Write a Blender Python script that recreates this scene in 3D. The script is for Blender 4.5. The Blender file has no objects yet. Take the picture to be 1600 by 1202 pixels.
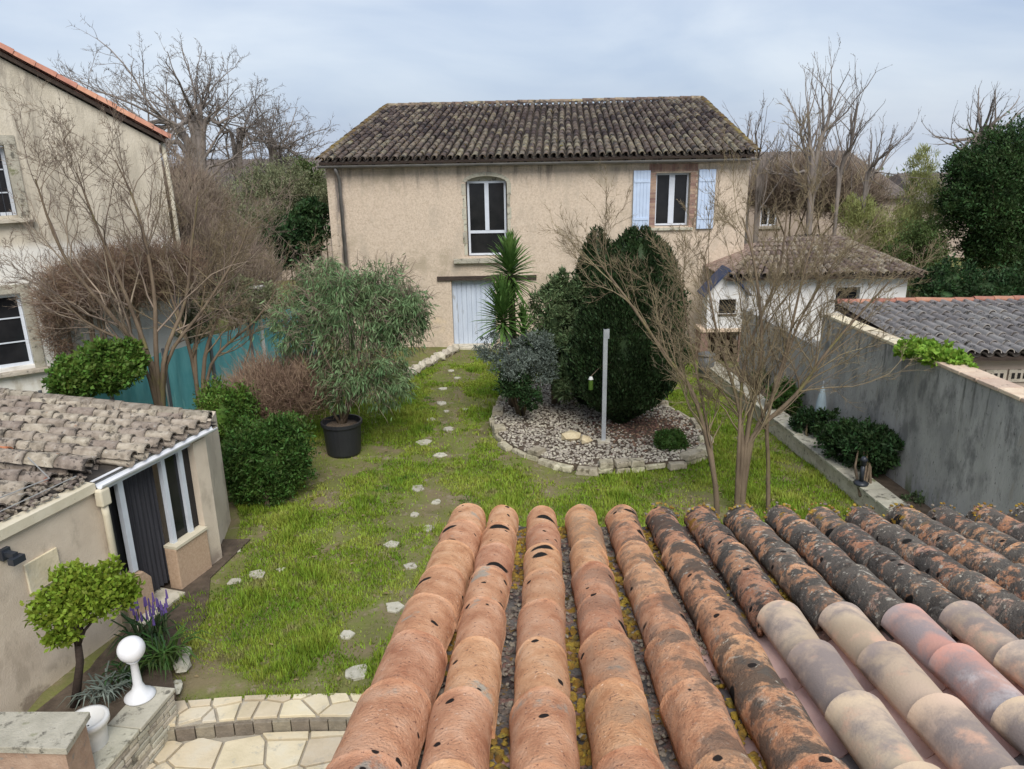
import bpy, math, random
import numpy as np
from mathutils import Vector, Matrix, Euler
random.seed(7); rng = np.random.default_rng(11)
R_ = math.radians
# ------------------------------------------------------------------ camera, sky, sun, exposure
sc = bpy.context.scene
CAMH = 5.6; PITCH = 17.0; ROLL = -1.0; FPX = 1180.0
camd = bpy.data.cameras.new('camera'); cam = bpy.data.objects.new('camera', camd)
sc.collection.objects.link(cam); sc.camera = cam
cam.location = (0, 0, CAMH)
camd.sensor_width = 36; camd.lens = FPX / 1600 * 36; camd.clip_start = 0.05; camd.clip_end = 2000
CM = Matrix.Rotation(R_(90 - PITCH), 3, 'X') @ Matrix.Rotation(R_(ROLL), 3, 'Z')
cam.rotation_euler = CM.to_euler()
w = bpy.data.worlds.new('World'); sc.world = w; w.use_nodes = True
nt = w.node_tree; nt.nodes.clear()
wo = nt.nodes.new('ShaderNodeOutputWorld'); bg = nt.nodes.new('ShaderNodeBackground')
sky = nt.nodes.new('ShaderNodeTexSky'); sky.sky_type = 'NISHITA'; sky.sun_disc = False
SUN_EL, SUN_AZ = 48.0, 168.0      # azimuth clockwise from +Y
sky.sun_elevation = R_(SUN_EL); sky.sun_rotation = R_(SUN_AZ); sky.air_density = 1.0; sky.dust_density = 2.0
tc = nt.nodes.new('ShaderNodeTexCoord'); mp = nt.nodes.new('ShaderNodeMapping'); mp.inputs['Scale'].default_value = (1.0, 1.0, 3.2)
ns = nt.nodes.new('ShaderNodeTexNoise'); ns.inputs['Scale'].default_value = 2.3; ns.inputs['Detail'].default_value = 6; ns.inputs['Roughness'].default_value = .5; ns.inputs['Distortion'].default_value = .4
cr = nt.nodes.new('ShaderNodeValToRGB')
cr.color_ramp.elements[0].position = .34; cr.color_ramp.elements[0].color = (1.9, 2.3, 3.05, 1)
cr.color_ramp.elements[1].position = .68; cr.color_ramp.elements[1].color = (3.25, 3.5, 3.85, 1)
mx = nt.nodes.new('ShaderNodeMix'); mx.data_type = 'RGBA'; mx.inputs['Factor'].default_value = .88
L = nt.links.new
L(tc.outputs['Generated'], mp.inputs['Vector']); L(mp.outputs['Vector'], ns.inputs['Vector']); L(ns.outputs['Fac'], cr.inputs['Fac'])
L(sky.outputs['Color'], mx.inputs[6]); L(cr.outputs['Color'], mx.inputs[7]); L(mx.outputs[2], bg.inputs['Color'])
bg.inputs['Strength'].default_value = .1; L(bg.outputs[0], wo.inputs[0])
sd = bpy.data.lights.new('sun', 'SUN'); so = bpy.data.objects.new('sun', sd); sc.collection.objects.link(so)
sd.energy = 1.5; sd.angle = R_(38); sd.color = (1, .96, .9)
_a = R_(SUN_AZ); _e = R_(SUN_EL)
sv = Vector((math.sin(_a) * math.cos(_e), math.cos(_a) * math.cos(_e), math.sin(_e)))
so.rotation_euler = sv.to_track_quat('Z', 'Y').to_euler(); so.location = (0, 0, 30)
sc.view_settings.view_transform = 'Standard'; sc.view_settings.look = 'None'; sc.view_settings.gamma = 1
sc.view_settings.use_curve_mapping = False; sc.view_settings.exposure = 1.25
sc.render.resolution_x = 1024; sc.render.resolution_y = 769

# ------------------------------------------------------------------ helpers
def ray(x, y): return CM @ Vector(((x - 800) / FPX, -(y - 601) / FPX, -1))
def G(x, y, z=0.0):                    # the place seen at photo point (x, y) on the level z
    d = ray(x, y); t = (z - CAMH) / d.z; return Vector((0, 0, CAMH)) + d * t
def Q(x, y, Y):                        # the place seen at photo point (x, y) at distance Y
    d = ray(x, y); t = Y / d.y; return Vector((0, 0, CAMH)) + d * t
def U(a, b): return random.uniform(a, b)
COL = sc.collection
def tag(o, label=None, cat=None, group=None, kind=None):
    if label: o['label'] = label
    if cat: o['category'] = cat
    if group: o['group'] = group
    if kind: o['kind'] = kind
    return o
def empty(name, loc=(0, 0, 0), rz=0.0, rot=None):
    o = bpy.data.objects.new(name, None); COL.objects.link(o)
    M = Matrix.Translation(loc) @ (rot.to_4x4() if rot else Matrix.Rotation(rz, 4, 'Z'))
    o.matrix_world = M; o.matrix_basis = M; o.empty_display_size = .2
    return o
def inv(parent): return parent.matrix_basis.inverted() if parent else Matrix()
def link(name, me, parent=None, M=None, kind=None, label=None):
    o = bpy.data.objects.new(name, me); COL.objects.link(o)
    if parent: o.parent = parent
    if M is not None: o.matrix_basis = M
    if kind: o['kind'] = kind
    if label: o['label'] = label
    return o
def npmesh(name, V, F, mat=None, smooth=False):
    me = bpy.data.meshes.new(name); V = np.asarray(V, dtype=np.float32); F = np.asarray(F, dtype=np.int32)
    me.vertices.add(len(V)); me.vertices.foreach_set('co', V.ravel())
    k = F.shape[1]; me.loops.add(F.size); me.loops.foreach_set('vertex_index', F.ravel())
    me.polygons.add(len(F)); me.polygons.foreach_set('loop_start', np.arange(0, F.size, k, dtype=np.int32))
    me.polygons.foreach_set('loop_total', np.full(len(F), k, dtype=np.int32))
    if smooth: me.polygons.foreach_set('use_smooth', np.ones(len(F), dtype=bool))
    me.update(calc_edges=True)
    if mat: me.materials.append(mat)
    return me
def local_np(V, parent):
    if not parent: return V
    M = np.array(inv(parent)); return V @ M[:3, :3].T + M[:3, 3]

class MB:
    def __init__(s): s.v = []; s.f = []
    def add(s, vs, fs):
        b = len(s.v); s.v.extend([tuple(p) for p in vs]); s.f.extend([tuple(i + b for i in f) for f in fs]); return s
    def box(s, c, d, rz=0.0, M=None, taper=1.0):
        x, y, z = d[0] / 2, d[1] / 2, d[2] / 2; t = taper
        p = [(-x, -y, -z), (x, -y, -z), (x, y, -z), (-x, y, -z), (-x * t, -y * t, z), (x * t, -y * t, z), (x * t, y * t, z), (-x * t, y * t, z)]
        Mx = Matrix.Translation(c) @ (M.to_4x4() if M else Matrix.Rotation(rz, 4, 'Z'))
        return s.add([Mx @ Vector(q) for q in p], [(0, 3, 2, 1), (4, 5, 6, 7), (0, 1, 5, 4), (1, 2, 6, 5), (2, 3, 7, 6), (3, 0, 4, 7)])
    def b2(s, a, b): return s.box([(a[i] + b[i]) / 2 for i in range(3)], [abs(b[i] - a[i]) for i in range(3)])
    def prism(s, poly, z0, z1, inset=0.0):
        n = len(poly); cx = sum(p[0] for p in poly) / n; cy = sum(p[1] for p in poly) / n
        lo = [(p[0], p[1], z0) for p in poly]
        def ins(p):
            dx, dy = cx - p[0], cy - p[1]; l = math.hypot(dx, dy) or 1; return (p[0] + dx / l * inset, p[1] + dy / l * inset, z1)
        hi = [ins(p) for p in poly] if inset else [(p[0], p[1], z1) for p in poly]
        fs = [tuple(range(n - 1, -1, -1)), tuple(range(n, 2 * n))]
        if inset:
            mid = [(p[0], p[1], z1 - inset * .7) for p in poly]
            fs = [tuple(range(n - 1, -1, -1)), tuple(range(2 * n, 3 * n))] + [(i, (i + 1) % n, n + (i + 1) % n, n + i) for i in range(n)] + [(n + i, n + (i + 1) % n, 2 * n + (i + 1) % n, 2 * n + i) for i in range(n)]
            return s.add(lo + mid + hi, fs)
        return s.add(lo + hi, fs + [(i, (i + 1) % n, n + (i + 1) % n, n + i) for i in range(n)])
    def vprism(s, poly, y0, y1):          # polygon in x,z extruded in y
        n = len(poly)
        return s.add([(p[0], y0, p[1]) for p in poly] + [(p[0], y1, p[1]) for p in poly],
                     [tuple(range(n)), tuple(range(2 * n - 1, n - 1, -1))] + [(i, n + i, n + (i + 1) % n, (i + 1) % n) for i in range(n)])
    def tube(s, path, r, n=6, cap=True):
        P = [Vector(p) for p in path]; m = len(P)
        if not hasattr(r, '__len__'): r = [r] * m
        b = len(s.v); up = None
        for i in range(m):
            t = (P[min(i + 1, m - 1)] - P[max(i - 1, 0)])
            if t.length < 1e-9: t = Vector((0, 0, 1))
            t.normalize()
            if up is None: up = t.orthogonal().normalized()
            a = (up - t * up.dot(t))
            if a.length < 1e-5: a = t.orthogonal()
            a.normalize(); up = a; c = t.cross(a)
            for k in range(n):
                th = 2 * math.pi * k / n; q = P[i] + (a * math.cos(th) + c * math.sin(th)) * r[i]; s.v.append((q.x, q.y, q.z))
        for i in range(m - 1):
            for k in range(n):
                k2 = (k + 1) % n; s.f.append((b + i * n + k, b + i * n + k2, b + (i + 1) * n + k2, b + (i + 1) * n + k))
        if cap:
            s.f.append(tuple(b + k for k in range(n - 1, -1, -1))); s.f.append(tuple(b + (m - 1) * n + k for k in range(n)))
        return s
    def lathe(s, prof, c=(0, 0, 0), n=24, close=True):
        b = len(s.v); m = len(prof)
        for r, z in prof:
            for k in range(n):
                th = 2 * math.pi * k / n; s.v.append((c[0] + r * math.cos(th), c[1] + r * math.sin(th), c[2] + z))
        for i in range(m - 1):
            for k in range(n):
                k2 = (k + 1) % n; s.f.append((b + i * n + k, b + i * n + k2, b + (i + 1) * n + k2, b + (i + 1) * n + k))
        if close:
            s.f.append(tuple(b + k for k in range(n - 1, -1, -1))); s.f.append(tuple(b + (m - 1) * n + k for k in range(n)))
        return s
    def lump(s, c, d, rz=0.0, j=.18, sub=1):
        t = (1 + 5 ** .5) / 2
        vs = [(-1, t, 0), (1, t, 0), (-1, -t, 0), (1, -t, 0), (0, -1, t), (0, 1, t), (0, -1, -t), (0, 1, -t), (t, 0, -1), (t, 0, 1), (-t, 0, -1), (-t, 0, 1)]
        fs = [(0, 11, 5), (0, 5, 1), (0, 1, 7), (0, 7, 10), (0, 10, 11), (1, 5, 9), (5, 11, 4), (11, 10, 2), (10, 7, 6), (7, 1, 8), (3, 9, 4), (3, 4, 2), (3, 2, 6), (3, 6, 8), (3, 8, 9), (4, 9, 5), (2, 4, 11), (6, 2, 10), (8, 6, 7), (9, 8, 1)]
        q = []; ca, sa = math.cos(rz), math.sin(rz)
        for p in vs:
            v = Vector(p).normalized() * U(1 - j, 1 + j); x, y, z = v.x * d[0] / 2, v.y * d[1] / 2, v.z * d[2] / 2
            q.append((c[0] + x * ca - y * sa, c[1] + x * sa + y * ca, c[2] + z))
        return s.add(q, fs)
    def mesh(s, name, mat, smooth=False, parent=None, world=False):
        me = bpy.data.meshes.new(name); v = s.v
        if world and parent:
            M = inv(parent); v = [tuple(M @ Vector(p)) for p in v]
        me.from_pydata(v, [], s.f)
        if smooth: me.polygons.foreach_set('use_smooth', [True] * len(me.polygons))
        me.update(); me.materials.append(mat); return me
    def build(s, name, mat, parent=None, world=False, smooth=False, kind=None, label=None, bevel=0):
        o = link(name, s.mesh(name, mat, smooth, parent, world), parent, kind=kind, label=label)
        if bevel:
            m = o.modifiers.new('bevel', 'BEVEL'); m.width = bevel; m.segments = 2; m.limit_method = 'ANGLE'
        return o

# ------------------------------------------------------------------ materials
MATS = {}
def pm(name, cols, scale=3.0, stretch=(1, 1, 1), layers=(), rough=.85, bump=.3, bscale=40.0, isl=0.0, obj=0.0, metal=0.0, detail=6, spec=.3, trans=0.0, dist=.0, coord='pos', wave=None):
    """cols: ramp of colours over a noise; layers: (colour, scale, lo, hi, stretch, extra mask) on top."""
    m = bpy.data.materials.new(name); m.use_nodes = True; n = m.node_tree; N = n.nodes; K = n.links.new
    bs = N['Principled BSDF']; bs.inputs['Roughness'].default_value = rough; bs.inputs['Metallic'].default_value = metal
    bs.inputs['Specular IOR Level'].default_value = spec
    if coord == 'pos': src = N.new('ShaderNodeNewGeometry').outputs['Position']
    else: src = N.new('ShaderNodeTexCoord').outputs['Object']
    def mapped(st):
        q = N.new('ShaderNodeMapping'); q.inputs['Scale'].default_value = st; K(src, q.inputs['Vector']); return q.outputs['Vector']
    base = mapped(stretch)
    def noise(sc_, det=detail, vec=None, rg=.6):
        q = N.new('ShaderNodeTexNoise'); q.inputs['Scale'].default_value = sc_; q.inputs['Detail'].default_value = det; q.inputs['Roughness'].default_value = rg; q.inputs['Distortion'].default_value = dist
        K(vec or base, q.inputs['Vector']); return q.outputs['Fac']
    rp = N.new('ShaderNodeValToRGB'); e = rp.color_ramp.elements
    lo, hi = .32, .68
    e[0].position = lo; e[0].color = (*cols[0], 1); e[1].position = hi; e[1].color = (*cols[-1], 1)
    for i, c in enumerate(cols[1:-1]):
        x = e.new(lo + (hi - lo) * (i + 1) / (len(cols) - 1)); x.color = (*c, 1)
    K(noise(scale), rp.inputs['Fac']); col = rp.outputs['Color']
    def mul(a, b, op='MULTIPLY'):
        q = N.new('ShaderNodeMath'); q.operation = op
        for i, z in enumerate((a, b)):
            if hasattr(z, 'type'): K(z, q.inputs[i])
            else: q.inputs[i].default_value = z
        return q.outputs[0]
    def ss(v, a, b, t0=0.0, t1=1.0):
        q = N.new('ShaderNodeMapRange'); q.interpolation_type = 'SMOOTHSTEP'; q.inputs[1].default_value = min(a, b); q.inputs[2].default_value = max(a, b)
        q.inputs[3].default_value = t0 if a < b else t1; q.inputs[4].default_value = t1 if a < b else t0
        K(v, q.inputs[0]); return q.outputs[0]
    sep = None
    for ly in layers:
        c, s_, a, b = ly[:4]; st = ly[4] if len(ly) > 4 and ly[4] else None; ex = ly[5] if len(ly) > 5 else None
        if ex and ex[0] == 'spots':
            q = N.new('ShaderNodeTexVoronoi'); q.inputs['Scale'].default_value = s_
            nn = N.new('ShaderNodeTexNoise'); nn.inputs['Scale'].default_value = s_ * 1.5; K(mapped((1, 1, 1)), nn.inputs['Vector'])
            va = N.new('ShaderNodeVectorMath'); va.operation = 'MULTIPLY_ADD'; K(nn.outputs['Color'], va.inputs[0]); va.inputs[1].default_value = (.25 / s_ * 1.5,) * 3
            K(mapped(st or (1, 1, 1)), va.inputs[2]); K(va.outputs[0], q.inputs['Vector'])
            fac = ss(q.outputs['Distance'], b, a)
            spr = N.new('ShaderNodeSeparateColor'); K(q.outputs['Color'], spr.inputs[0])
            fac = mul(fac, ss(spr.outputs[0], ex[1], ex[1] + .03)); ex = ex[2] if len(ex) > 2 else None
        else: fac = ss(noise(s_, 8, mapped(st) if st else None, .65), a, b)
        while ex:
            if sep is None:
                sep = N.new('ShaderNodeSeparateXYZ'); K(src, sep.inputs[0])
            fac = mul(fac, ss(sep.outputs['xyz'.index(ex[0])], ex[1], ex[2], *(ex[4] if len(ex) > 4 else ()))); ex = ex[3] if len(ex) > 3 else None
        mm = N.new('ShaderNodeMix'); mm.data_type = 'RGBA'; K(fac, mm.inputs[0]); K(col, mm.inputs[6]); mm.inputs[7].default_value = (*c, 1); col = mm.outputs[2]
    if isl or obj:
        val = None
        if isl: val = mul(mul(N.new('ShaderNodeNewGeometry').outputs['Random Per Island'], .5, 'SUBTRACT'), isl)
        if obj:
            o2 = mul(mul(N.new('ShaderNodeObjectInfo').outputs['Random'], .5, 'SUBTRACT'), obj); val = mul(val, o2, 'ADD') if val else o2
        h = N.new('ShaderNodeHueSaturation'); K(mul(val, 1.0, 'ADD'), h.inputs['Value'])
        K(mul(mul(val, .06), .5, 'ADD'), h.inputs['Hue']); K(col, h.inputs['Color']); col = h.outputs['Color']
    K(col, bs.inputs['Base Color'])
    hgt = None
    if bump: hgt = noise(bscale, 5); bst = bump
    if wave:
        wv = N.new('ShaderNodeTexWave'); wv.bands_direction = wave[0]; wv.inputs['Scale'].default_value = wave[1]; K(src, wv.inputs['Vector']); hgt = mul(wv.outputs['Fac'], hgt, 'ADD') if hgt else wv.outputs['Fac']
        bst = bump or .4
    if hgt:
        bp = N.new('ShaderNodeBump'); bp.inputs['Strength'].default_value = bst; bp.inputs['Distance'].default_value = .02; K(hgt, bp.inputs['Height']); K(bp.outputs['Normal'], bs.inputs['Normal'])
    if trans:
        tr = N.new('ShaderNodeBsdfTranslucent'); K(col, tr.inputs['Color']); mxs = N.new('ShaderNodeMixShader'); mxs.inputs[0].default_value = trans
        K(bs.outputs[0], mxs.inputs[1]); K(tr.outputs[0], mxs.inputs[2]); K(mxs.outputs[0], N['Material Output'].inputs['Surface'])
    MATS[name] = m; return m
def plain(name, c, rough=.5, metal=0.0, spec=.4): return pm(name, [tuple(x * .88 for x in c), c], 6, rough=rough, metal=metal, spec=spec, bump=.05, bscale=80)
BLACK = (.012, .012, .012)
# tiles of the roof in front: terracotta, pitted, darker crust towards the right where lichen has grown
m_oldtile = pm('old_terracotta', [(.44, .205, .11), (.59, .315, .18), (.68, .41, .26)], 11, layers=[
    ((.24, .125, .085), 75, .59, .66), ((.72, .50, .36), 50, .62, .70),
    ((.40, .34, .27), 6, .60, .70),
    ((.075, .064, .055), 5.5, .485, .56, (1, 1, 1), ('x', -.15, 1.0)),
    ((.15, .13, .11), 9, .43, .52, (1, 1, 1), ('x', .75, 1.35)),
    ((.11, .097, .083), 17, .50, .58, (1, 1, 1), ('x', .1, 1.2)),
    ((.13, .115, .10), 34, .52, .60, (1, 1, 1), ('x', .5, 1.6)),
    ((.50, .45, .37), 26, .60, .65, (1, 1, 1), ('x', .2, 1.1)),
    ((.55, .34, .25), 7, .58, .66, (1, 1, 1), ('x', .9, 1.6)), ((.46, .41, .33), 38, .60, .66, (1, 1, 1), ('x', .6, 1.4)),
    ((.02, .018, .016), 4.2, .19, .23, (1, 1.3, 1), ('spots', .55)),
    ((.025, .02, .018), 12, .14, .18, (1, 1, 1), ('spots', .60)),
    ((.36, .20, .03), 10, .58, .64, (1, 1, 1), ('y', 3.35, 3.75, ('x', .3, 1.0))),
    ], rough=.95, bump=.7, bscale=110, obj=.22, spec=.1)
m_channel = pm('channel_terracotta', [(.18, .11, .08), (.40, .22, .17)], 10, layers=[((.17, .155, .14), 14, .42, .55), ((.50, .27, .23), 4, .60, .68), ((.34, .2, .03), 9, .56, .62)], bump=.8, bscale=80, obj=.2)
m_newtile = pm('new_mottled_tile', [(.44, .335, .235), (.54, .42, .295), (.60, .45, .34)], 3.2, layers=[((.30, .245, .215), 3.6, .44, .60), ((.62, .40, .28), 4.4, .56, .68)], rough=.8, bump=.2, bscale=150, obj=.22, detail=1)
m_newtile2 = pm('new_rosy_tile', [(.56, .29, .225), (.54, .37, .30)], 4, layers=[((.33, .27, .26), 3.1, .45, .6), ((.62, .56, .54), 2.4, .62, .74)], rough=.8, bump=.2, bscale=150, obj=.16, detail=1)
m_newchan = pm('new_pink_channel', [(.52, .33, .28), (.60, .40, .35)], 5, rough=.7, bump=.2, bscale=120, obj=.2)
m_greychan = pm('new_grey_channel', [(.12, .105, .10), (.20, .17, .16)], 5, rough=.8, bump=.2, bscale=120)
m_lichen = pm('yellow_lichen', [(.12, .09, .035), (.27, .17, .03), (.38, .23, .03)], 30, bump=.6, bscale=120, isl=.6)
m_debris = pm('roof_grit', [(.09, .075, .06), (.22, .18, .145), (.30, .26, .21)], 30, bump=.6, bscale=120, isl=.8)
m_rooftile = pm('weathered_roof_tile', [(.115, .088, .066), (.23, .175, .13), (.34, .255, .18)], 6, layers=[((.38, .31, .25), 9, .58, .66), ((.06, .052, .046), 4, .52, .62), ((.28, .19, .06), 7, .60, .66)], bump=.7, bscale=60, isl=1.2, obj=1.0)
m_vergetile = pm('lichened_verge_tile', [(.14, .10, .06), (.27, .19, .08)], 8, layers=[((.33, .22, .05), 5, .5, .62)], bump=.7, bscale=60, obj=.5)
m_channeldark = pm('weathered_channel', [(.028, .024, .021), (.07, .058, .048)], 6, bump=.5, bscale=60, isl=.5)
m_exttile = pm('grey_crusted_tile', [(.19, .155, .12), (.33, .275, .22), (.42, .36, .29)], 9, layers=[((.10, .085, .07), 11, .54, .62), ((.40, .37, .32), 18, .60, .66), ((.33, .17, .11), 5, .66, .71)], bump=.9, bscale=70, obj=.5)
m_orangetile = pm('orange_tile', [(.52, .17, .07), (.60, .24, .12)], 9, bump=.5, bscale=70)
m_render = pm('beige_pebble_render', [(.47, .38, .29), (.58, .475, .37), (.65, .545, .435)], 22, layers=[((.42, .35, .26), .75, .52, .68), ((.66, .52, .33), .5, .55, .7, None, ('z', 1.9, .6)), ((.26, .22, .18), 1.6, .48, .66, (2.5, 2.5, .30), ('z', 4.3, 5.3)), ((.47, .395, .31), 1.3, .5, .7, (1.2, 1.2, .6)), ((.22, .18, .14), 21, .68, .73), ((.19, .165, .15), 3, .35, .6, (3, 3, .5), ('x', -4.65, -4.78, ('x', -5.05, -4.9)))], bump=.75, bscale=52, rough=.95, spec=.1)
m_lrender = pm('old_grey_render', [(.42, .375, .30), (.54, .485, .39), (.62, .56, .46)], 2.2, (1, 1, .45), layers=[((.31, .275, .225), 1.7, .5, .66, (1.6, 1.6, .35)), ((.70, .68, .63), 1.1, .28, .42, None, ('z', 4.15, 3.9))], bump=.6, bscale=50, rough=.95, spec=.1)
m_extrender = pm('cream_render', [(.55, .46, .36), (.66, .565, .45)], 2.5, layers=[((.46, .385, .30), 2.2, .53, .68, (1.3, 1.3, .6)), ((.30, .24, .19), 1.5, .5, .62, None, ('z', .35, .05))], bump=.35, bscale=60, rough=.92)
m_tanrender = pm('tan_roughcast', [(.44, .30, .20), (.55, .40, .28)], 30, bump=.7, bscale=60)
m_greywall = pm('grey_cement_wall', [(.28, .28, .27), (.385, .38, .36), (.47, .46, .44)], 1.6, (1.4, 1.4, .5), layers=[((.19, .19, .185), 1.7, .48, .68, (1.6, 1.6, .8)), ((.33, .315, .285), 3.2, .58, .68, (1.6, 1.6, .5)), ((.17, .19, .11), 3, .5, .6, None, ('z', .7, .2)), ((.12, .12, .115), 19, .60, .68), ((.42, .40, .37), 9, .64, .70), ((.14, .14, .13), 2.6, .5, .66, (3.5, 3.5, .35), ('z', 1.5, 2.3)), ((.38, .36, .33), 1.3, .45, .6, None, ('y', 14.4, 14.8))], bump=.7, bscale=30, rough=.95, spec=.1)
m_whitewall = pm('white_render', [(.62, .61, .59), (.72, .71, .70)], 2, bump=.2, bscale=40)
m_farwall = pm('far_beige_render', [(.36, .29, .235), (.44, .36, .3)], 1.2, bump=.3, bscale=20)
m_white = plain('white_paint', (.72, .73, .75), .4)
m_bluewhite = plain('pale_blue_paint', (.50, .60, .76), .55)
m_bluedoor = pm('pale_blue_door_paint', [(.44, .50, .60), (.53, .59, .68)], 2.5, (4, 4, .6), layers=[((.34, .36, .38), 3, .58, .7, (3, 3, .6))], rough=.6, bump=.1)
m_frame = plain('white_window_frame', (.62, .66, .72), .35)
m_cream = pm('cream_painted_fascia', [(.55, .49, .36), (.64, .58, .45)], 4, layers=[((.15, .12, .09), 14, .66, .69)], rough=.7, bump=.2)
m_glass = pm('dark_window_glass', [(.010, .011, .013), (.022, .022, .024)], 2.5, rough=.12, spec=.3, bump=0)
m_curtain = pm('dark_curtain', [(.028, .028, .034), (.055, .055, .065)], 3, (20, 20, .4), rough=.7, bump=.2)
m_darkwood = pm('dark_timber', [(.035, .025, .02), (.07, .05, .04)], 5, (1, 6, 6), bump=.4)
m_zinc = pm('weathered_zinc', [(.14, .135, .13), (.22, .21, .20)], 4, rough=.55, metal=.3, bump=.1)
m_brick = pm('pink_brick', [(.27, .17, .13), (.37, .25, .195)], 8, layers=[((.2, .17, .15), 9, .56, .66)], bump=.5, obj=.5)
m_stone = pm('pale_limestone', [(.36, .32, .25), (.50, .45, .36), (.58, .53, .44)], 5, layers=[((.2, .18, .15), 9, .56, .66), ((.12, .11, .09), 26, .62, .68)], bump=.7, bscale=40, obj=.35)
m_edging = pm('lichened_edging_stone', [(.27, .24, .17), (.40, .36, .26), (.50, .45, .34)], 7, layers=[((.16, .14, .09), 9, .54, .64)], bump=.8, bscale=30, obj=.5)
m_whitestone = pm('white_stepping_stone', [(.36, .34, .27), (.50, .47, .39)], 12, layers=[((.20, .18, .12), 14, .54, .64)], bump=.5, bscale=40, obj=.25)
m_yellowrock = pm('yellow_rock', [(.50, .40, .24), (.64, .54, .36)], 6, bump=.6, bscale=30)
m_paving = pm('crazy_paving_stone', [(.50, .42, .28), (.60, .51, .36), (.60, .55, .44)], 1.6, layers=[((.42, .38, .30), 5, .55, .68)], bump=.35, bscale=25, obj=.25, rough=.8)
m_joint = pm('mortar_joint', [(.30, .265, .21), (.40, .36, .29)], 9, bump=.5)
m_riser = pm('step_riser_brick', [(.17, .145, .11), (.27, .23, .175)], 9, bump=.6, obj=.5)
m_coping = pm('mossy_stone_coping', [(.36, .34, .27), (.50, .47, .38)], 5, layers=[((.16, .15, .12), 7, .54, .64), ((.19, .20, .10), 4, .58, .7)], bump=.6, bscale=40, obj=.3)
m_soil = pm('bed_soil', [(.06, .045, .032), (.12, .09, .065)], 7, bump=.9, bscale=25)
m_gravel = pm('pebbles', [(.26, .225, .18), (.37, .33, .27), (.46, .42, .35)], 14, bump=.3, isl=.7)
m_chips = pm('reddish_wood_chips', [(.11, .06, .045), (.2, .12, .085)], 14, bump=.3, isl=.9)
m_ground = pm('ground', [(.13, .115, .06), (.15, .155, .055), (.16, .18, .05)], 1.3, layers=[((.19, .155, .09), 1.15, .47, .62), ((.23, .19, .13), 4.2, .54, .66)], bump=1.0, bscale=22, rough=1, spec=.05)
m_far = pm('far_ground', [(.06, .07, .03), (.10, .10, .05)], .1, bump=0)
m_grass = pm('grass_blades', [(.14, .235, .022), (.25, .335, .04), (.37, .40, .08)], 1.1, layers=[((.30, .28, .11), 1.9, .56, .68), ((.055, .14, .02), .8, .58, .68)], bump=0, isl=.7, trans=.35, rough=.7, spec=.15)
m_teal = pm('teal_mesh_screen', [(.09, .33, .36), (.15, .43, .45)], 3, (2, 2, .5), layers=[((.2, .5, .5), 2, .58, .68)], rough=.8, bump=.5, bscale=8)
m_bark = pm('grey_brown_bark', [(.11, .08, .055), (.20, .15, .10)], 8, (1, 1, .3), layers=[((.17, .15, .06), 3, .55, .65)], bump=.6, bscale=30)
m_twig = pm('ochre_twigs', [(.17, .13, .08), (.28, .22, .135)], 2, bump=0, isl=.5)
m_twigbrown = pm('purple_brown_twigs', [(.17, .13, .10), (.29, .225, .17)], 2, bump=0, isl=.6)
m_twigrust = pm('rusty_twigs', [(.19, .125, .088), (.31, .215, .15)], 2, bump=0, isl=.6)
m_farbark = pm('far_tree_bark', [(.15, .13, .115), (.24, .205, .18)], 2, bump=0)
def leafmat(name, a, b, c=None, isl=.8, trans=.25, sc_=2.0, rough=.6, spec=.25): return pm(name, [a, b] + ([c] if c else []), sc_, bump=0, isl=isl, trans=trans, rough=rough, spec=spec)
m_cypress = leafmat('dark_conifer_foliage', (.018, .034, .012), (.035, .062, .02), isl=.9, trans=.1)
m_cyprown = leafmat('brown_tinged_conifer', (.04, .055, .022), (.085, .075, .035), isl=.9, trans=.1)
m_willow = leafmat('grey_green_drooping_leaves', (.10, .17, .07), (.21, .285, .135), isl=.9)
m_bush = leafmat('fresh_green_bush', (.038, .085, .018), (.085, .155, .03), isl=.9)
m_bushd = leafmat('deep_green_bush', (.022, .05, .018), (.05, .095, .03), isl=.9)
m_olive = leafmat('olive_green_leaves', (.065, .105, .045), (.15, .20, .09), isl=.9)
m_greyleaf = leafmat('silver_grey_leaves', (.12, .15, .125), (.20, .235, .20), isl=.8)
m_yucca = leafmat('yucca_leaf', (.05, .115, .025), (.12, .21, .05), isl=0, trans=.15)
MATS['yucca_leaf']
m_lime = leafmat('lime_leaves', (.15, .23, .02), (.29, .37, .045), isl=.6, trans=.35)
m_ivy = leafmat('bright_ivy', (.05, .11, .018), (.14, .22, .035), isl=.9)
m_wallplant = leafmat('bright_wall_plant', (.15, .28, .03), (.27, .42, .06), isl=.6, trans=.35)
m_bamboo = leafmat('yellow_green_bamboo', (.24, .26, .09), (.40, .41, .17), isl=.8, trans=.3)
m_greenfar = leafmat('green_far_tree', (.06, .095, .03), (.12, .16, .05), isl=.9)
m_evergreen = leafmat('big_evergreen', (.022, .05, .016), (.06, .105, .03), isl=1.0)
m_thicket = leafmat('grey_green_thicket', (.15, .165, .085), (.27, .28, .16), isl=.9)
m_litter = leafmat('dry_leaf', (.16, .11, .06), (.30, .22, .12), isl=.9)
m_purple = plain('purple_flowers', (.16, .10, .33), .7)
m_pot = plain('black_plastic_pot', (.022, .023, .026), .45)
m_steel = pm('galvanised_post', [(.42, .44, .47), (.55, .57, .6)], 5, rough=.4, metal=.4, bump=.05)
m_globe = plain('white_globe_glass', (.82, .82, .84), .25)
m_whitepot = plain('white_ceramic', (.68, .67, .64), .45)
m_blacklamp = plain('black_lamp_metal', (.03, .035, .045), .4)
m_darkblue = plain('dark_blue_roof_boards', (.035, .05, .10), .6)
m_greybin = plain('grey_plastic', (.10, .11, .12), .5)
m_palecloth = plain('pale_blue_cover', (.34, .42, .46), .8)
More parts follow.
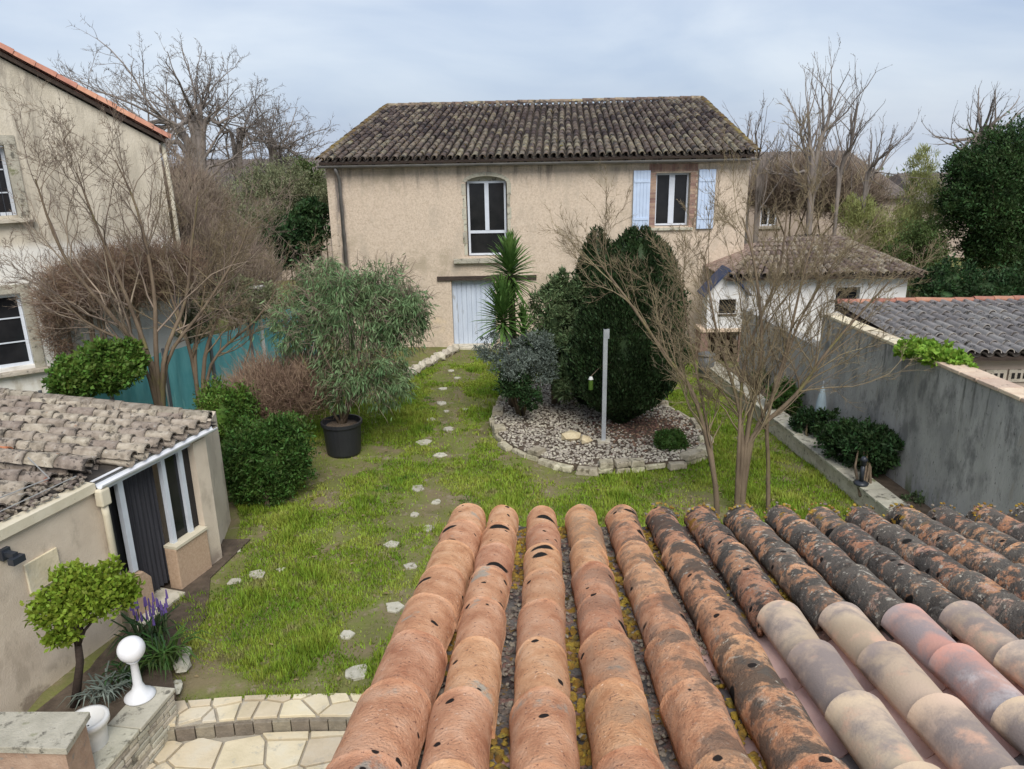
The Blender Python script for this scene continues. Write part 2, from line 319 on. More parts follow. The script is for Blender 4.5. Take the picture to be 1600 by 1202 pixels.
m_shade = plain('painted_interior_shade', (.01, .009, .008), .9)  # near-black colour that paints the shade inside openings
m_redclay = pm('red_clay_edge', [(.34, .15, .10), (.46, .23, .16)], 5, bump=.4, obj=.3)
m_pinkcoping = pm('pink_cream_coping', [(.50, .36, .27), (.62, .50, .38)], 5, layers=[((.3, .22, .17), 8, .56, .68)], bump=.5, obj=.3)
m_sheet = pm('weathered_grey_tile', [(.36, .32, .285), (.52, .465, .42)], 6, layers=[((.10, .09, .08), 7, .54, .64), ((.36, .32, .29), 12, .6, .68)], bump=.7, bscale=50, obj=.35)
m_patchtile = pm('patchy_pink_cream_tile', [(.17, .12, .09), (.34, .25, .19), (.46, .38, .30)], 8, layers=[((.09, .075, .06), 9, .56, .64)], bump=.6, bscale=50, isl=.8, obj=.8)
m_fartile = pm('far_grey_brown_roof', [(.10, .082, .073), (.17, .14, .12)], 3, bump=.4, isl=.5)
m_cable = plain('grey_cable', (.28, .28, .27), .6)

# ------------------------------------------------------------------ vegetation builders
def unit(v): return v / np.maximum(np.linalg.norm(v, axis=1, keepdims=True), 1e-9)
def leaves(C, D, Ln, Wd, fold=.15):
    n = len(C); r = rng.normal(size=(n, 3)); D = unit(D); S = unit(np.cross(D, r)); Nn = np.cross(D, S)
    Ln = np.broadcast_to(np.asarray(Ln, float).reshape(-1, 1), (n, 1)) * rng.uniform(.65, 1.3, (n, 1)); Wd = Wd * rng.uniform(.7, 1.25, (n, 1))
    a = C; b = C + D * Ln * .5 + S * Wd * .5 + Nn * Ln * fold; c = C + D * Ln; d = C + D * Ln * .5 - S * Wd * .5 + Nn * Ln * fold
    V = np.stack([a, b, c, d], 1).reshape(-1, 3); F = np.arange(4 * n).reshape(n, 4); return V, F
def blobpts(blobs, n, shell=.45, clump=30, spread=.11, bot=-1.0):
    """points in ellipsoids, gathered into clumps, thicker towards the outside"""
    vol = np.array([b[3] * b[4] * b[5] for b in blobs]) ** .75; vol = vol / vol.sum(); P = []; O = []
    for b, f in zip(blobs, vol):
        k = max(3, int(n * f / clump)); u = unit(rng.normal(size=(k, 3))); u[:, 2] = np.where(u[:, 2] < bot, -u[:, 2], u[:, 2])
        rr = (shell + (1 - shell) * rng.random((k, 1)) ** .6) * rng.uniform(.86, 1.12, (k, 1)); rad = np.array(b[3:6]); c = np.array(b[:3])
        cc = c + u * rr * rad; s = spread * rad.mean()
        q = np.repeat(cc, clump, 0) + rng.normal(size=(k * clump, 3)) * s * np.repeat(rng.uniform(.6, 1.3, (k, 1)), clump, 0); P.append(q); O.append(unit((q - c) / rad))
    return np.concatenate(P), np.concatenate(O)
def foliage(name, blobs, n, Ln, Wd, mat, parent, out=.6, up=.3, jit=.8, shell=.45, clump=30, spread=.11, core=None, kind=None, floor=0.02, bot=-1.0):
    P, O = blobpts(blobs, n, shell, clump, spread, bot); D = O * out + np.array([0, 0, up]) + rng.normal(size=P.shape) * jit
    k = P[:, 2] > floor; P = P[k]; D = D[k]
    V, F = leaves(P, D, Ln, Wd); o = link(name, npmesh(name, local_np(V, parent), F, mat), parent, kind=kind)
    if core:
        mb = MB()
        for b in blobs:
            mb2 = MB(); prof = [(max(.02, math.sin(math.pi * i / 7)) , -math.cos(math.pi * i / 7)) for i in range(8)]; mb2.lathe(prof, n=14)
            mb.add([(b[0] + p[0] * b[3] * core * U(.9, 1.1), b[1] + p[1] * b[4] * core * U(.9, 1.1), b[2] + p[2] * b[5] * core) for p in mb2.v], mb2.f)
        mb.build('inner_foliage', mat, parent, world=True, smooth=True)
    return o
def puff(blobs, k, f=.38, inner=.8):
    out = []
    for b in blobs:
        for _ in range(k):
            u = unit(rng.normal(size=(1, 3)))[0]; q = rng.uniform(inner - .12, inner + .14); m = (b[3] + b[4] + b[5]) / 3 * f * rng.uniform(.7, 1.3)
            out.append((b[0] + u[0] * b[3] * q, b[1] + u[1] * b[4] * q, b[2] + u[2] * b[5] * q, m, m, m * .85))
    return out
def twigs(C, D, Ln, r, droop=0.0, curl=.25):
    """thin three-sided bent twigs"""
    n = len(C); D = unit(D); s1 = unit(np.cross(D, rng.normal(size=(n, 3)))); s2 = np.cross(D, s1); Ln = Ln * rng.uniform(.5, 1.3, (n, 1)); V = []
    bend = rng.normal(size=(n, 3)) * curl; m = C + D * Ln * .5; t = m + unit(D + bend + np.array([0, 0, -droop])) * Ln * .5
    for k in range(3):
        th = 2 * math.pi * k / 3; o = (s1 * math.cos(th) + s2 * math.sin(th)) * r; V += [C + o, m + o * .65]
    V.append(t); V = np.stack(V, 1).reshape(-1, 3); b = np.arange(n)[:, None] * 7; F = []
    for k in range(3):
        a, c = 2 * k, 2 * ((k + 1) % 3); F += [np.concatenate([b + a, b + c, b + c + 1], 1), np.concatenate([b + a, b + c + 1, b + a + 1], 1), np.concatenate([b + a + 1, b + c + 1, b + 6], 1)]
    return V, np.concatenate(F)
def twigmass(name, blobs, n, Ln, r, mat, parent, out=.7, up=.7, jit=.5, shell=.15, droop=0.0, clump=10, spread=.12):
    P, O = blobpts(blobs, n, shell, clump, spread); D = O * out + np.array([0, 0, up]) + rng.normal(size=P.shape) * jit
    k = P[:, 2] > .05; V, F = twigs(P[k], D[k], Ln, r, droop); return link(name, npmesh(name, local_np(V, parent), F, mat), parent)
def tubes_np(paths, parent, name, mat, nmin=3, kind=None):
    mb = MB()
    for p, r in paths: mb.tube(p, r, 7 if max(r) > .05 else (5 if max(r) > .018 else nmin), cap=False)
    return mb.build(name, mat, parent, world=True, smooth=True, kind=kind)
def grow(out, p, d, Ln, r, lvl, K):
    """one branch as a wandering path, with its own side branches"""
    n = max(3, int(K['seg'] * (1 - .12 * lvl))); pts = [p.copy()]; rs = [r]; d = d.normalized(); step = Ln / n
    for i in range(n):
        w_ = K['wob'] * (1 + .25 * lvl); d = (d + Vector((random.gauss(0, w_), random.gauss(0, w_), random.gauss(0, w_) + K['up']))).normalized()
        pts.append(pts[-1] + d * step); rs.append(r * (1 - (i + 1) / n * K.get('tap', .72)))
    out.setdefault(lvl, []).append((pts, rs))
    if lvl >= K['max']: return
    kids(out, pts, rs, Ln, lvl, K)
def kids(out, pts, rs, Ln, lvl, K):
    m = K['n'][min(lvl, len(K['n']) - 1)]; n = len(pts) - 1
    for j in range(m):
        f = U(K.get('from', .25), 1.0) if j else .98; i = min(n - 1, int(f * n)); q = pts[i].lerp(pts[i + 1], f * n - i); t = (pts[i + 1] - pts[i]).normalized()
        az = U(0, 2 * math.pi); a = t.orthogonal().normalized(); b = t.cross(a); ang = K['ang'] * U(.6, 1.3)
        dd = t * math.cos(ang) + (a * math.cos(az) + b * math.sin(az)) * math.sin(ang)
        grow(out, q, dd, Ln * K['len'] * U(.55, 1.15) * (1.12 - .45 * f), max(K['rmin'], rs[i] * K['rf']), lvl + 1, K)
def bare_tree(name, loc, limbs, K, label, cat='tree', group=None, mbark=None, mtwig=None, split=1):
    """limbs: list of (points, r0, r1); the rest of the crown grows from them"""
    t = empty(name, loc); tag(t, label, cat, group); out = {}
    for pts, r0, r1 in limbs:
        P = [Vector(p) for p in pts]; S = []
        for i in range(len(P) - 1):
            p0 = P[max(i - 1, 0)]; p3 = P[min(i + 2, len(P) - 1)]
            for k in range(4):
                u = k / 4; S.append(.5 * ((2 * P[i]) + (P[i + 1] - p0) * u + (2 * p0 - 5 * P[i] + 4 * P[i + 1] - p3) * u * u + (3 * P[i] - p0 - 3 * P[i + 1] + p3) * u ** 3))
        S.append(P[-1]); rs = [r0 + (r1 - r0) * i / (len(S) - 1) for i in range(len(S))]; out.setdefault(0, []).append((S, rs))
        Ln = sum((S[i + 1] - S[i]).length for i in range(len(S) - 1)); kids(out, S, rs, Ln, 0, K)
    lo = [x for l in out if l < split for x in out[l]]; hi = [x for l in out if l >= split for x in out[l]]
    tubes_np(lo, t, 'trunk', mbark or m_bark); tubes_np(hi, t, 'crown', mtwig or m_twig); return t

# ------------------------------------------------------------------ curved clay tiles
def halfpipe(L0, r0, r1, na=8, nl=1, th=.012, flip=False, lift=.0, jit=0.0, seed=0, arch=1.0):
    """clay tile along +y (0 = lower, wide end). flip = gutter tile, hollow side up"""
    rr = random.Random(seed); mb = MB(); rows = []
    ph = [rr.uniform(0, 6) for _ in range(6)]
    for side in (0, 1):
        g = []
        for j in range(nl + 1):
            y = L0 * j / nl; r = (r0 + (r1 - r0) * j / nl) - side * th; l = []
            for i in range(na + 1):
                a = math.pi * i / na; d = jit * (math.sin(3 * a + 7 * y + ph[0]) * .5 + math.sin(5.3 * a - 19 * y + ph[1]) * .35 + math.sin(31 * y + 2 * a + ph[2]) * .4)
                x = -math.cos(a) * (r + d); z = math.sin(a) * (r + d) * arch
                if flip: z = -z
                mb.v.append((x, y, z + lift * (1 - j / nl))); l.append(len(mb.v) - 1)
            g.append(l)
        rows.append(g)
    o, i_ = rows
    for j in range(nl):
        for i in range(na):
            q = (o[j][i], o[j][i + 1], o[j + 1][i + 1], o[j + 1][i]); k = (i_[j][i], i_[j + 1][i], i_[j + 1][i + 1], i_[j][i + 1])
            mb.f.append(q[::-1] if not flip else q); mb.f.append(k[::-1] if not flip else k)
    for i in range(na):
        for e in (0, nl): mb.f.append((o[e][i], i_[e][i], i_[e][i + 1], o[e][i + 1]))
    for j in range(nl):
        for e in (0, na): mb.f.append((o[j][e], o[j + 1][e], i_[j + 1][e], i_[j][e]))
    return mb
def frame(o, xdir, ydir):
    y = ydir.normalized(); x = (xdir - y * xdir.dot(y)).normalized(); z = x.cross(y)
    M = Matrix((x, y, z)).transposed().to_4x4(); M.translation = o; return M
def tiled_slope(parent, A, B, D, C, spacing=.22, expo=.36, mt=None, mc=None, ncourse=4, r=.082, first=None, tname='roof_tile', jit=.012, maxparts=300, startskip=0):
    """A,B eave ends, D,C ridge ends above them: cover tiles of the lower courses as parts, the rest and the gutter tiles as joined parts"""
    A, B, C, D = map(Vector, (A, B, C, D)); W = (B - A).length; n = int(W / spacing); Lh = ((D - A).length + (C - B).length) / 2; m = int(Lh / expo)
    mk = halfpipe(expo * 1.22, r, r * .8, 6, 1, .012); cover = mk.mesh(tname, mt, True); meP = inv(parent)
    rest = MB(); chan = MB(); ch = halfpipe(expo * 1.2, r * .95, r * .8, 5, 1, .01, flip=True); cnt = 0
    for i in range(n):
        u = (i + .5) / n; p0 = A.lerp(B, u); p1 = D.lerp(C, u); yd = (p1 - p0); nrm = (B - A).cross(yd).normalized()
        for j in range(m):
            v = j / m; o = p0.lerp(p1, v) + nrm * (.055 + U(-.004, .006)) + (B - A).normalized() * U(-jit, jit)
            M = frame(o, (B - A) + yd * U(-.05, .05), yd + nrm * -.10 + (B - A).normalized() * U(-.12, .12) * .5)
            if j < ncourse and cnt < maxparts:
                link(tname, cover, parent, meP @ M); cnt += 1
            else: rest.add([M @ Vector(q) for q in mk.v], mk.f)
        if i < n:
            u2 = (i + 1) / n
            if i < n - 1:
                p0 = A.lerp(B, u2); p1 = D.lerp(C, u2); yd = p1 - p0
                M = frame(p0 + nrm * .06, B - A, yd); chan.add([M @ Vector((q[0], q[1] / (expo * 1.2) * Lh, q[2])) for q in ch.v], ch.f)
    if rest.v: rest.build(tname, mt, parent, world=True, smooth=True, kind='stuff')
    chan.build('channel_tile', mc or m_channeldark, parent, world=True, smooth=True, kind='stuff')
    dk = MB(); t = nrm * -.02; t2 = nrm * -.08
    dk.add([A + t, B + t, C + t, D + t, A + t2, B + t2, C + t2, D + t2], [(0, 1, 2, 3), (7, 6, 5, 4), (0, 4, 5, 1), (1, 5, 6, 2), (2, 6, 7, 3), (3, 7, 4, 0)]); dk.build('roof_deck', m_darkwood, parent, world=True)
def tile_line(parent, P0, P1, mt, name='ridge_tile', r=.11, expo=.38, side=None):
    P0, P1 = Vector(P0), Vector(P1); d = P1 - P0; n = max(1, int(d.length / expo)); me = halfpipe(expo * 1.15, r, r * .85, 6, 1, .014).mesh(name, mt, True)
    for j in range(n):
        M = frame(P0.lerp(P1, j / n) + Vector((0, 0, U(-.008, .008))), side or Vector((d.y, -d.x, 0)), d + Vector((U(-.2, .2), U(-.2, .2), U(-.1, .1))) * .1); link(name, me, parent, inv(parent) @ M)

# ------------------------------------------------------------------ walls with openings, windows
def wall(mb, x0, x1, z0, z1, holes, y0=0.0, t=.3):
    """wall in the x,z plane, front face at y0, thickness t backwards (+y); holes are (xa, xb, za, zb)"""
    xs = sorted({x0, x1, *[h[0] for h in holes], *[h[1] for h in holes]}); zs = sorted({z0, z1, *[h[2] for h in holes], *[h[3] for h in holes]})
    def solid(i, j):
        if i < 0 or j < 0 or i >= len(xs) - 1 or j >= len(zs) - 1: return False
        cx = (xs[i] + xs[i + 1]) / 2; cz = (zs[j] + zs[j + 1]) / 2; return not any(h[0] < cx < h[1] and h[2] < cz < h[3] for h in holes)
    for i in range(len(xs) - 1):
        for j in range(len(zs) - 1):
            if not solid(i, j): continue
            a, b, c, d = xs[i], xs[i + 1], zs[j], zs[j + 1]; y1 = y0 + t
            mb.add([(a, y0, c), (b, y0, c), (b, y0, d), (a, y0, d), (a, y1, c), (b, y1, c), (b, y1, d), (a, y1, d)], [(0, 1, 2, 3), (7, 6, 5, 4)]
                   + ([] if solid(i - 1, j) else [(0, 3, 7, 4)]) + ([] if solid(i + 1, j) else [(1, 5, 6, 2)]) + ([] if solid(i, j - 1) else [(0, 4, 5, 1)]) + ([] if solid(i, j + 1) else [(3, 2, 6, 7)]))
    return mb
def rect_frame(mb, x0, x1, z0, z1, y, w_=.05, d=.05):
    mb.b2((x0, y, z0), (x0 + w_, y + d, z1)); mb.b2((x1 - w_, y, z0), (x1, y + d, z1)); mb.b2((x0 + w_, y, z0), (x1 - w_, y + d, z0 + w_)); mb.b2((x0 + w_, y, z1 - w_), (x1 - w_, y + d, z1)); return mb

# ================================================================== THE SETTING
# one ground sheet, level in the garden, dropping away far beyond it
gv = []; gx = [-400, -120, -40, -20, -12] + [-8 + .5 * i for i in range(33)] + [12, 20, 40, 120, 400]; gy = [-60, -10, 0] + [4 + .5 * i for i in range(42)] + [30, 40, 60, 90, 150, 300, 600]
for y in gy:
    for x in gx:
        d = math.hypot(x, y - 12); z = -.045 * max(0, d - 32) if d > 32 else 0
        if -8 < x < 7.9 and 7.2 < y < 24 and d < 30: z += .018 * math.sin(1.7 * x + .6 * y) + .018 * math.sin(1.1 * y - x)
        if y < 6.81 and x < 1: z = -.2
        gv.append((x, y, z))
nx = len(gx); gf = [(j * nx + i, j * nx + i + 1, (j + 1) * nx + i + 1, (j + 1) * nx + i) for j in range(len(gy) - 1) for i in range(nx - 1)]
o = link('ground', npmesh('ground', gv, gf, m_ground, True)); tag(o, kind='structure')

# bed outline (island), used for grass too
ISL = [G(*p, .12) for p in [(776, 640), (776, 672), (800, 696), (850, 716), (905, 728), (960, 730), (1020, 724), (1075, 718), (1104, 700), (1098, 676), (1065, 648), (1020, 628), (960, 612), (900, 600), (840, 600), (798, 612)]]
def closed_spline(P, k=6):
    n = len(P); S = []
    for i in range(n):
        p0, p1, p2, p3 = P[i - 1], P[i], P[(i + 1) % n], P[(i + 2) % n]
        for j in range(k):
            u = j / k; S.append(.5 * ((2 * p1) + (p2 - p0) * u + (2 * p0 - 5 * p1 + 4 * p2 - p3) * u * u + (3 * p1 - p0 - 3 * p2 + p3) * u ** 3))
    return S
ISS = closed_spline(ISL)
def inpoly(x, y, poly):
    c = np.zeros(len(x), bool); n = len(poly)
    for i in range(n):
        a, b = poly[i], poly[(i + 1) % n]; m = ((a[1] > y) != (b[1] > y)) & (x < (b[0] - a[0]) * (y - a[1]) / (b[1] - a[1] + 1e-12) + a[0]); c ^= m
    return c
# lawn
def vnoise(x, y, s, seed):
    r_ = np.random.default_rng(seed); T = r_.random((64, 64)); u = x * s + 31.3; v = y * s + 17.7; i = np.floor(u).astype(int); j = np.floor(v).astype(int); fu = u - i; fv = v - j; fu = fu * fu * (3 - 2 * fu); fv = fv * fv * (3 - 2 * fv)
    return (T[i % 64, j % 64] * (1 - fu) + T[(i + 1) % 64, j % 64] * fu) * (1 - fv) + (T[i % 64, (j + 1) % 64] * (1 - fu) + T[(i + 1) % 64, (j + 1) % 64] * fu) * fv
LAWN = [(-3.75, 6.86), (-.9, 6.86), (.5, 6.86), (6.0, 6.86), (5.75, 10.4), (5.05, 18.6), (4.6, 21.8), (-.4, 22.0), (-2.2, 21.6), (-2.6, 19.5), (-5.6, 19.5), (-6.3, 15.0), (-4.4, 11.0), (-4.2, 9.6), (-4.5, 8.6), (-3.9, 7.6)]
n = 520000; yy = 6.8 + (22.2 - 6.8) * rng.random(n) ** 1.25; xx = rng.uniform(-6.4, 6.1, n); k = inpoly(xx, yy, LAWN) & ~inpoly(xx, yy, [(p.x, p.y) for p in ISS])
xx, yy = xx[k], yy[k]; dens = .42 * vnoise(xx, yy, .9, 1) + .32 * vnoise(xx, yy, 2.3, 2) + .26 * vnoise(xx, yy, 7, 3)
path = np.exp(-((xx - np.interp(yy, [7, 10, 14, 18, 22], [-1.9, -1.5, -1.35, -1.6, -1.7])) / .45) ** 2) * .16
bare = np.exp(-(((xx - 0.3) / 1.3) ** 2 + ((yy - 13.3) / 1.2) ** 2)) * .22 + np.exp(-(((xx + 3.3) / .9) ** 2 + ((yy - 12.6) / 1.1) ** 2)) * .25 + np.exp(-(((xx + 4.2) / .5) ** 2 + ((yy - 9.9) / 1.2) ** 2)) * .3
dn = dens - path - bare; k = rng.random(len(xx)) < np.clip((dn - .29) * 5, .08, 1); xx, yy, dn = xx[k], yy[k], dn[k]
n = len(xx); hh = (.028 + .075 * np.clip(dn - .3, 0, .5)) * rng.uniform(.5, 1.5, n) * (1 + 1.3 * np.clip((vnoise(xx, yy, 2.1, 5) - .55) * 4, 0, 1) * np.clip((vnoise(xx, yy, 7, 6) - .3) * 3, 0, 1))
th = rng.uniform(0, 2 * np.pi, n); lean = rng.uniform(.1, .9, n); dx, dy = np.cos(th), np.sin(th); wd = .006 + .0005 * yy
z0 = .018 * np.sin(1.7 * xx + .6 * yy) + .018 * np.sin(1.1 * yy - xx) - .005
V = np.stack([np.stack([xx - dy * wd, yy + dx * wd, z0], 1), np.stack([xx + dy * wd, yy - dx * wd, z0], 1), np.stack([xx + dx * hh * lean, yy + dy * hh * lean, z0 + hh], 1)], 1).reshape(-1, 3)
o = link('grass', npmesh('grass', V, np.arange(3 * n).reshape(n, 3), m_grass)); tag(o, 'green uneven lawn grass with bare worn patches', 'grass', kind='stuff')

lp = MB()
for _ in range(900):
    y_ = U(6.9, 19); x_ = U(-4.2, 5.2) if random.random() < .5 else random.gauss(3.2, 1.2)
    if not inpoly(np.array([x_]), np.array([y_]), LAWN)[0]: continue
    a_ = U(0, 6.28); d_ = U(.02, .045); z_ = .018 * math.sin(1.7 * x_ + .6 * y_) + .018 * math.sin(1.1 * y_ - x_) + U(.015, .05)
    c_, s_ = math.cos(a_) * d_, math.sin(a_) * d_; lp.add([(x_ - c_, y_ - s_, z_), (x_ + s_ * .5, y_ - c_ * .5, z_ + .012), (x_ + c_, y_ + s_, z_ + .004), (x_ - s_ * .5, y_ + c_ * .5, z_ + .010)], [(0, 1, 2, 3)])
o = lp.build('fallen_leaves', m_litter, kind='stuff'); tag(o, 'scattered dry brown leaves on the lawn', 'leaf litter')
# paving: lower patio and curved step, each flag a piece of its own
def clip(poly, p, nrm_):
    out = []; n_ = len(poly)
    for i in range(n_):
        a, b = poly[i], poly[(i + 1) % n_]; da = (a[0] - p[0]) * nrm_[0] + (a[1] - p[1]) * nrm_[1]; db = (b[0] - p[0]) * nrm_[0] + (b[1] - p[1]) * nrm_[1]
        if da <= 0: out.append(a)
        if (da < 0) != (db < 0) and abs(da - db) > 1e-9:
            t = da / (da - db); out.append((a[0] + (b[0] - a[0]) * t, a[1] + (b[1] - a[1]) * t))
    return out
def flags(region, cell, parent, z0, z1, gap=.014, mat=None, seed=1, keep=None):
    rr = random.Random(seed); xs = [p[0] for p in region]; ys = [p[1] for p in region]; S = []
    x = min(xs) - cell
    while x < max(xs) + cell:
        y = min(ys) - cell
        while y < max(ys) + cell: S.append((x + rr.uniform(-.42, .42) * cell, y + rr.uniform(-.42, .42) * cell)); y += cell
        x += cell
    for s in S:
        poly = list(region)
        for q in S:
            if q is s: continue
            dx_, dy_ = q[0] - s[0], q[1] - s[1]; l = math.hypot(dx_, dy_)
            if l > cell * 3.2 or l < 1e-6: continue
            poly = clip(poly, ((s[0] + q[0]) / 2 - dx_ / l * gap, (s[1] + q[1]) / 2 - dy_ / l * gap), (dx_ / l, dy_ / l))
            if len(poly) < 3: break
        if len(poly) < 3: continue
        A_ = abs(sum(poly[i][0] * poly[(i + 1) % len(poly)][1] - poly[(i + 1) % len(poly)][0] * poly[i][1] for i in range(len(poly)))) / 2
        if A_ < cell * cell * .08: continue
        MB().prism(poly, z0, z1 + rr.uniform(-.004, .005), .006).build('paving_stone', mat or m_paving, parent)
pat = empty('patio', (0, 0, 0)); pat['kind'] = 'structure'
MB().b2((-4.6, 2.5, -.35), (-.55, 6.60, -.185)).build('mortar_bed', m_joint, pat)
flags([(-3.95, 3.0), (-.6, 3.0)] + [(x_, 6.35 + .17 * (1 - (x_ + 2.2) ** 2 / 3.0)) for x_ in (-.6, -1.2, -1.8, -2.4, -3.0, -3.5, -3.95)], .40, pat, -.19, -.15, seed=5)
stp = empty('patio_step', (0, 0, 0)); stp['kind'] = 'structure'
# slightly bowed step, as polygons
def arc(y0, b, x0=-3.95, x1=-.6, n_=10): return [(x0 + (x1 - x0) * i / n_, y0 + b * (1 - ((x0 + (x1 - x0) * i / n_) + 2.2) ** 2 / 3.0)) for i in range(n_ + 1)]
f_ = arc(6.40, .17); b_ = arc(6.78, .12)
MB().prism(f_ + b_[::-1], -.3, -.02).build('mortar_bed', m_joint, stp)
flags(f_ + b_[::-1], .27, stp, -.03, .012, seed=9)
for i in range(17):
    x0 = -3.93 + i * .195; y = 6.385 + .17 * (1 - (x0 + .09 + 2.2) ** 2 / 3.0)
    MB().box((x0 + .09, y, -.11), (.185, .05, .15), -.17 * 2 * (x0 + .09 + 2.2) / 3.0).build('edge_brick', m_riser, stp, bevel=.006)

# soil strip along the far right and the left extension
MB().prism([(-4.9, 7.2), (-4.0, 7.2), (-3.95, 8.4), (-4.25, 9.3), (-4.05, 10.4), (-5.1, 10.4)], -.1, .022).build('soil_border', m_soil, kind='structure')
MB().prism([(5.3, 18.5), (6.0, 18.9), (6.55, 10.4), (6.8, 6.5), (6.1, 6.5), (5.95, 10.4)], -.2, .24).build('raised_bed_soil', m_soil, kind='structure')

# ================================================================== MAIN HOUSE
H = empty('farmhouse', (-5.3, 22.3, 0)); tag(H, 'long beige rendered farmhouse with dark clay tile roof at the end of the lawn', 'house')
wm = MB(); WX = 12.16
holes = [(4.07, 5.25, 2.72, 5.02), (3.55, 4.85, 0.0, 2.03), (9.52, 10.50, 3.50, 5.0)]
wall(wm, .12, WX, -.1, 5.40, holes, 0, .45)
wm.b2((.12, .452, -.1), (.5, 10, 5.38)); wm.b2((WX - .45, .452, -.1), (WX, 10, 5.4)); wm.b2((0, 10, -.1), (WX, 10.4, 5.4))
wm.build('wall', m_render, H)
# segment arch over the tall window, with stone voussoirs
sp = MB()
cx = 4.66; hw = .59
for s in (-1, 1):
    pts = [(cx + s * hw, 5.02)] + [(cx + s * hw * math.cos(R_(a)), 4.80 + .20 * math.sin(R_(a))) for a in range(0, 91, 10)] + [(cx, 5.02)]
    sp.vprism(pts if s < 0 else pts[::-1], .004, .44)
sp.build('arch_filling', m_render, H)
for i in range(11):
    a = R_(12 + i * 15.6); a2 = a + R_(14.6); pts = []
    for rr_, aa in ((0, a), (0, a2), (.11, a2), (.11, a)):
        pts.append((cx - (hw + rr_) * math.cos(aa), 4.80 + (.20 + rr_) * math.sin(aa)))
    MB().vprism(pts, -.012, .05).build('arch_stone', m_coping, H)
for s in (-1, 1):
    for k_ in range(6):
        z = 2.78 + k_ * .34; MB().b2((cx + s * (hw + .002), -.01 - .004 * (k_ % 2), z), (cx + s * (hw + .09 + .03 * (k_ % 2)), .03, z + .32)).build('jamb_stone', m_coping, H)
# tall window
wf = rect_frame(MB(), 4.10, 5.22, 2.74, 4.86, .20, .06, .07); wf.b2((4.16, .20, 3.38), (5.16, .27, 3.46)); wf.b2((4.60, .195, 3.46), (4.72, .27, 4.80)); 
fr = wf.build('window', m_frame, H, label='tall arched window with two panes over one')
MB().b2((4.10, .205, 4.862), (5.22, .26, 5.0)).build('arch_panel', m_coping, fr)
for a_, b_2, c_, d_ in ((4.16, 4.60, 3.46, 4.80), (4.72, 5.16, 3.46, 4.80), (4.16, 5.16, 2.80, 3.38)): MB().b2((a_, .235, c_), (b_2, .245, d_)).build('pane', m_glass, fr)
MB().b2((3.66, -.16, 2.55), (5.30, .18, 2.68)).build('window_sill', m_coping, H, bevel=.01)
MB().b2((3.14, -.06, 2.04), (6.08, .2, 2.16)).build('door_lintel', m_darkwood, H)
dr = MB().b2((3.55, .22, 0.0), (4.85, .25, 2.02)).build('door', m_bluedoor, H)
for i in range(9): MB().b2((3.56 + i * .143, .19, .01), (3.56 + i * .143 + .133, .218, 2.0)).build('plank', m_bluedoor, dr)
MB().b2((4.72, .15, 1.0), (4.76, .188, 1.12)).build('handle', m_blacklamp, dr)
MB().b2((3.4, -.3, -.05), (4.95, .2, .06)).build('door_step', m_stone, H, bevel=.01)
# right window: brick surround, two leaf window, two shutters
for k_ in range(20):
    z = 3.47 + k_ * .078
    for s in (0, 1):
        x0 = (9.34 if k_ % 2 else 9.30) if s == 0 else 10.502; x1 = 9.518 if s == 0 else (10.66 if k_ % 2 else 10.70)
        MB().b2((x0, -.012, z), (x1, .04, z + .068)).build('brick', m_brick, H)
for k_ in range(15): MB().b2((9.31 + k_ * .093, -.014, 5.04), (9.31 + k_ * .093 + .083, .03, 5.25)).build('brick', m_brick, H)
wf = rect_frame(MB(), 9.53, 10.49, 3.52, 4.99, .18, .05, .06); wf.b2((9.93, .17, 3.57), (10.09, .24, 4.94)); fr = wf.build('window', m_frame, H, label='two leaf window between pale blue shutters')
MB().b2((9.58, .215, 3.57), (9.93, .225, 4.94)).build('pane', m_glass, fr); MB().b2((10.09, .215, 3.57), (10.44, .225, 4.94)).build('pane', m_glass, fr)
MB().b2((9.4, -.08, 3.40), (10.62, .18, 3.47)).build('window_sill', m_coping, H)
for x0 in (8.86, 10.72):
    s_ = MB().b2((x0, -.07, 3.42), (x0 + .48, -.035, 5.08)).build('shutter', m_bluewhite, H)
    for i in range(5): MB().b2((x0 + .006 + i * .095, -.085, 3.43), (x0 + .006 + i * .095 + .085, -.0705, 5.07)).build('board', m_bluewhite, s_)
    for z in (3.7, 4.75): MB().b2((x0 + .02, -.1, z), (x0 + .46, -.086, z + .07)).build('batten', m_bluewhite, s_)
# gutter, downpipe, roof
g_ = MB(); pr = [(.075 * math.cos(R_(a)), .075 * math.sin(R_(a))) for a in range(180, 361, 20)] + [(.06 * math.cos(R_(a)), .065 * math.sin(R_(a))) for a in range(360, 179, -20)]
g_.add([(x_, -.30 + p[0], 5.36 + p[1]) for x_ in (-.03, WX + .13) for p in pr], [(i, (i + 1) % 20, 20 + (i + 1) % 20, 20 + i) for i in range(20)] + [tuple(range(19, -1, -1)), tuple(range(20, 40))])
g_.build('gutter', m_zinc, H, smooth=False)
dp = MB().tube([(.45, -.28, 5.3), (.47, -.2, 5.15), (.5, -.08, 5.0), (.50, -.08, 0)], .05, 10); dp.build('downpipe', m_zinc, H, smooth=True)
MB().b2((0, -.24, 5.425), (WX + .1, .02, 5.445)).build('eave_board', m_darkwood, H)
for i in range(26): MB().b2((.05 + i * .475, -.22, 5.34), (.05 + i * .475 + .07, -.002, 5.423)).build('rafter_end', m_darkwood, H)
E0, E1 = Vector((-5.30, 22.02, 5.46)), Vector((6.98, 22.02, 5.48)); R0, R1 = Vector((-4.25, 28.5, 7.20)), Vector((6.90, 28.5, 7.27))
tiled_slope(H, E0, E1, R0, R1, .223, .37, m_rooftile, m_channeldark, 5, .088, jit=.016)
tile_line(H, E0 + Vector((.02, 0, .05)), R0 + Vector((0, 0, .07)), m_vergetile, 'verge_tile', .115)
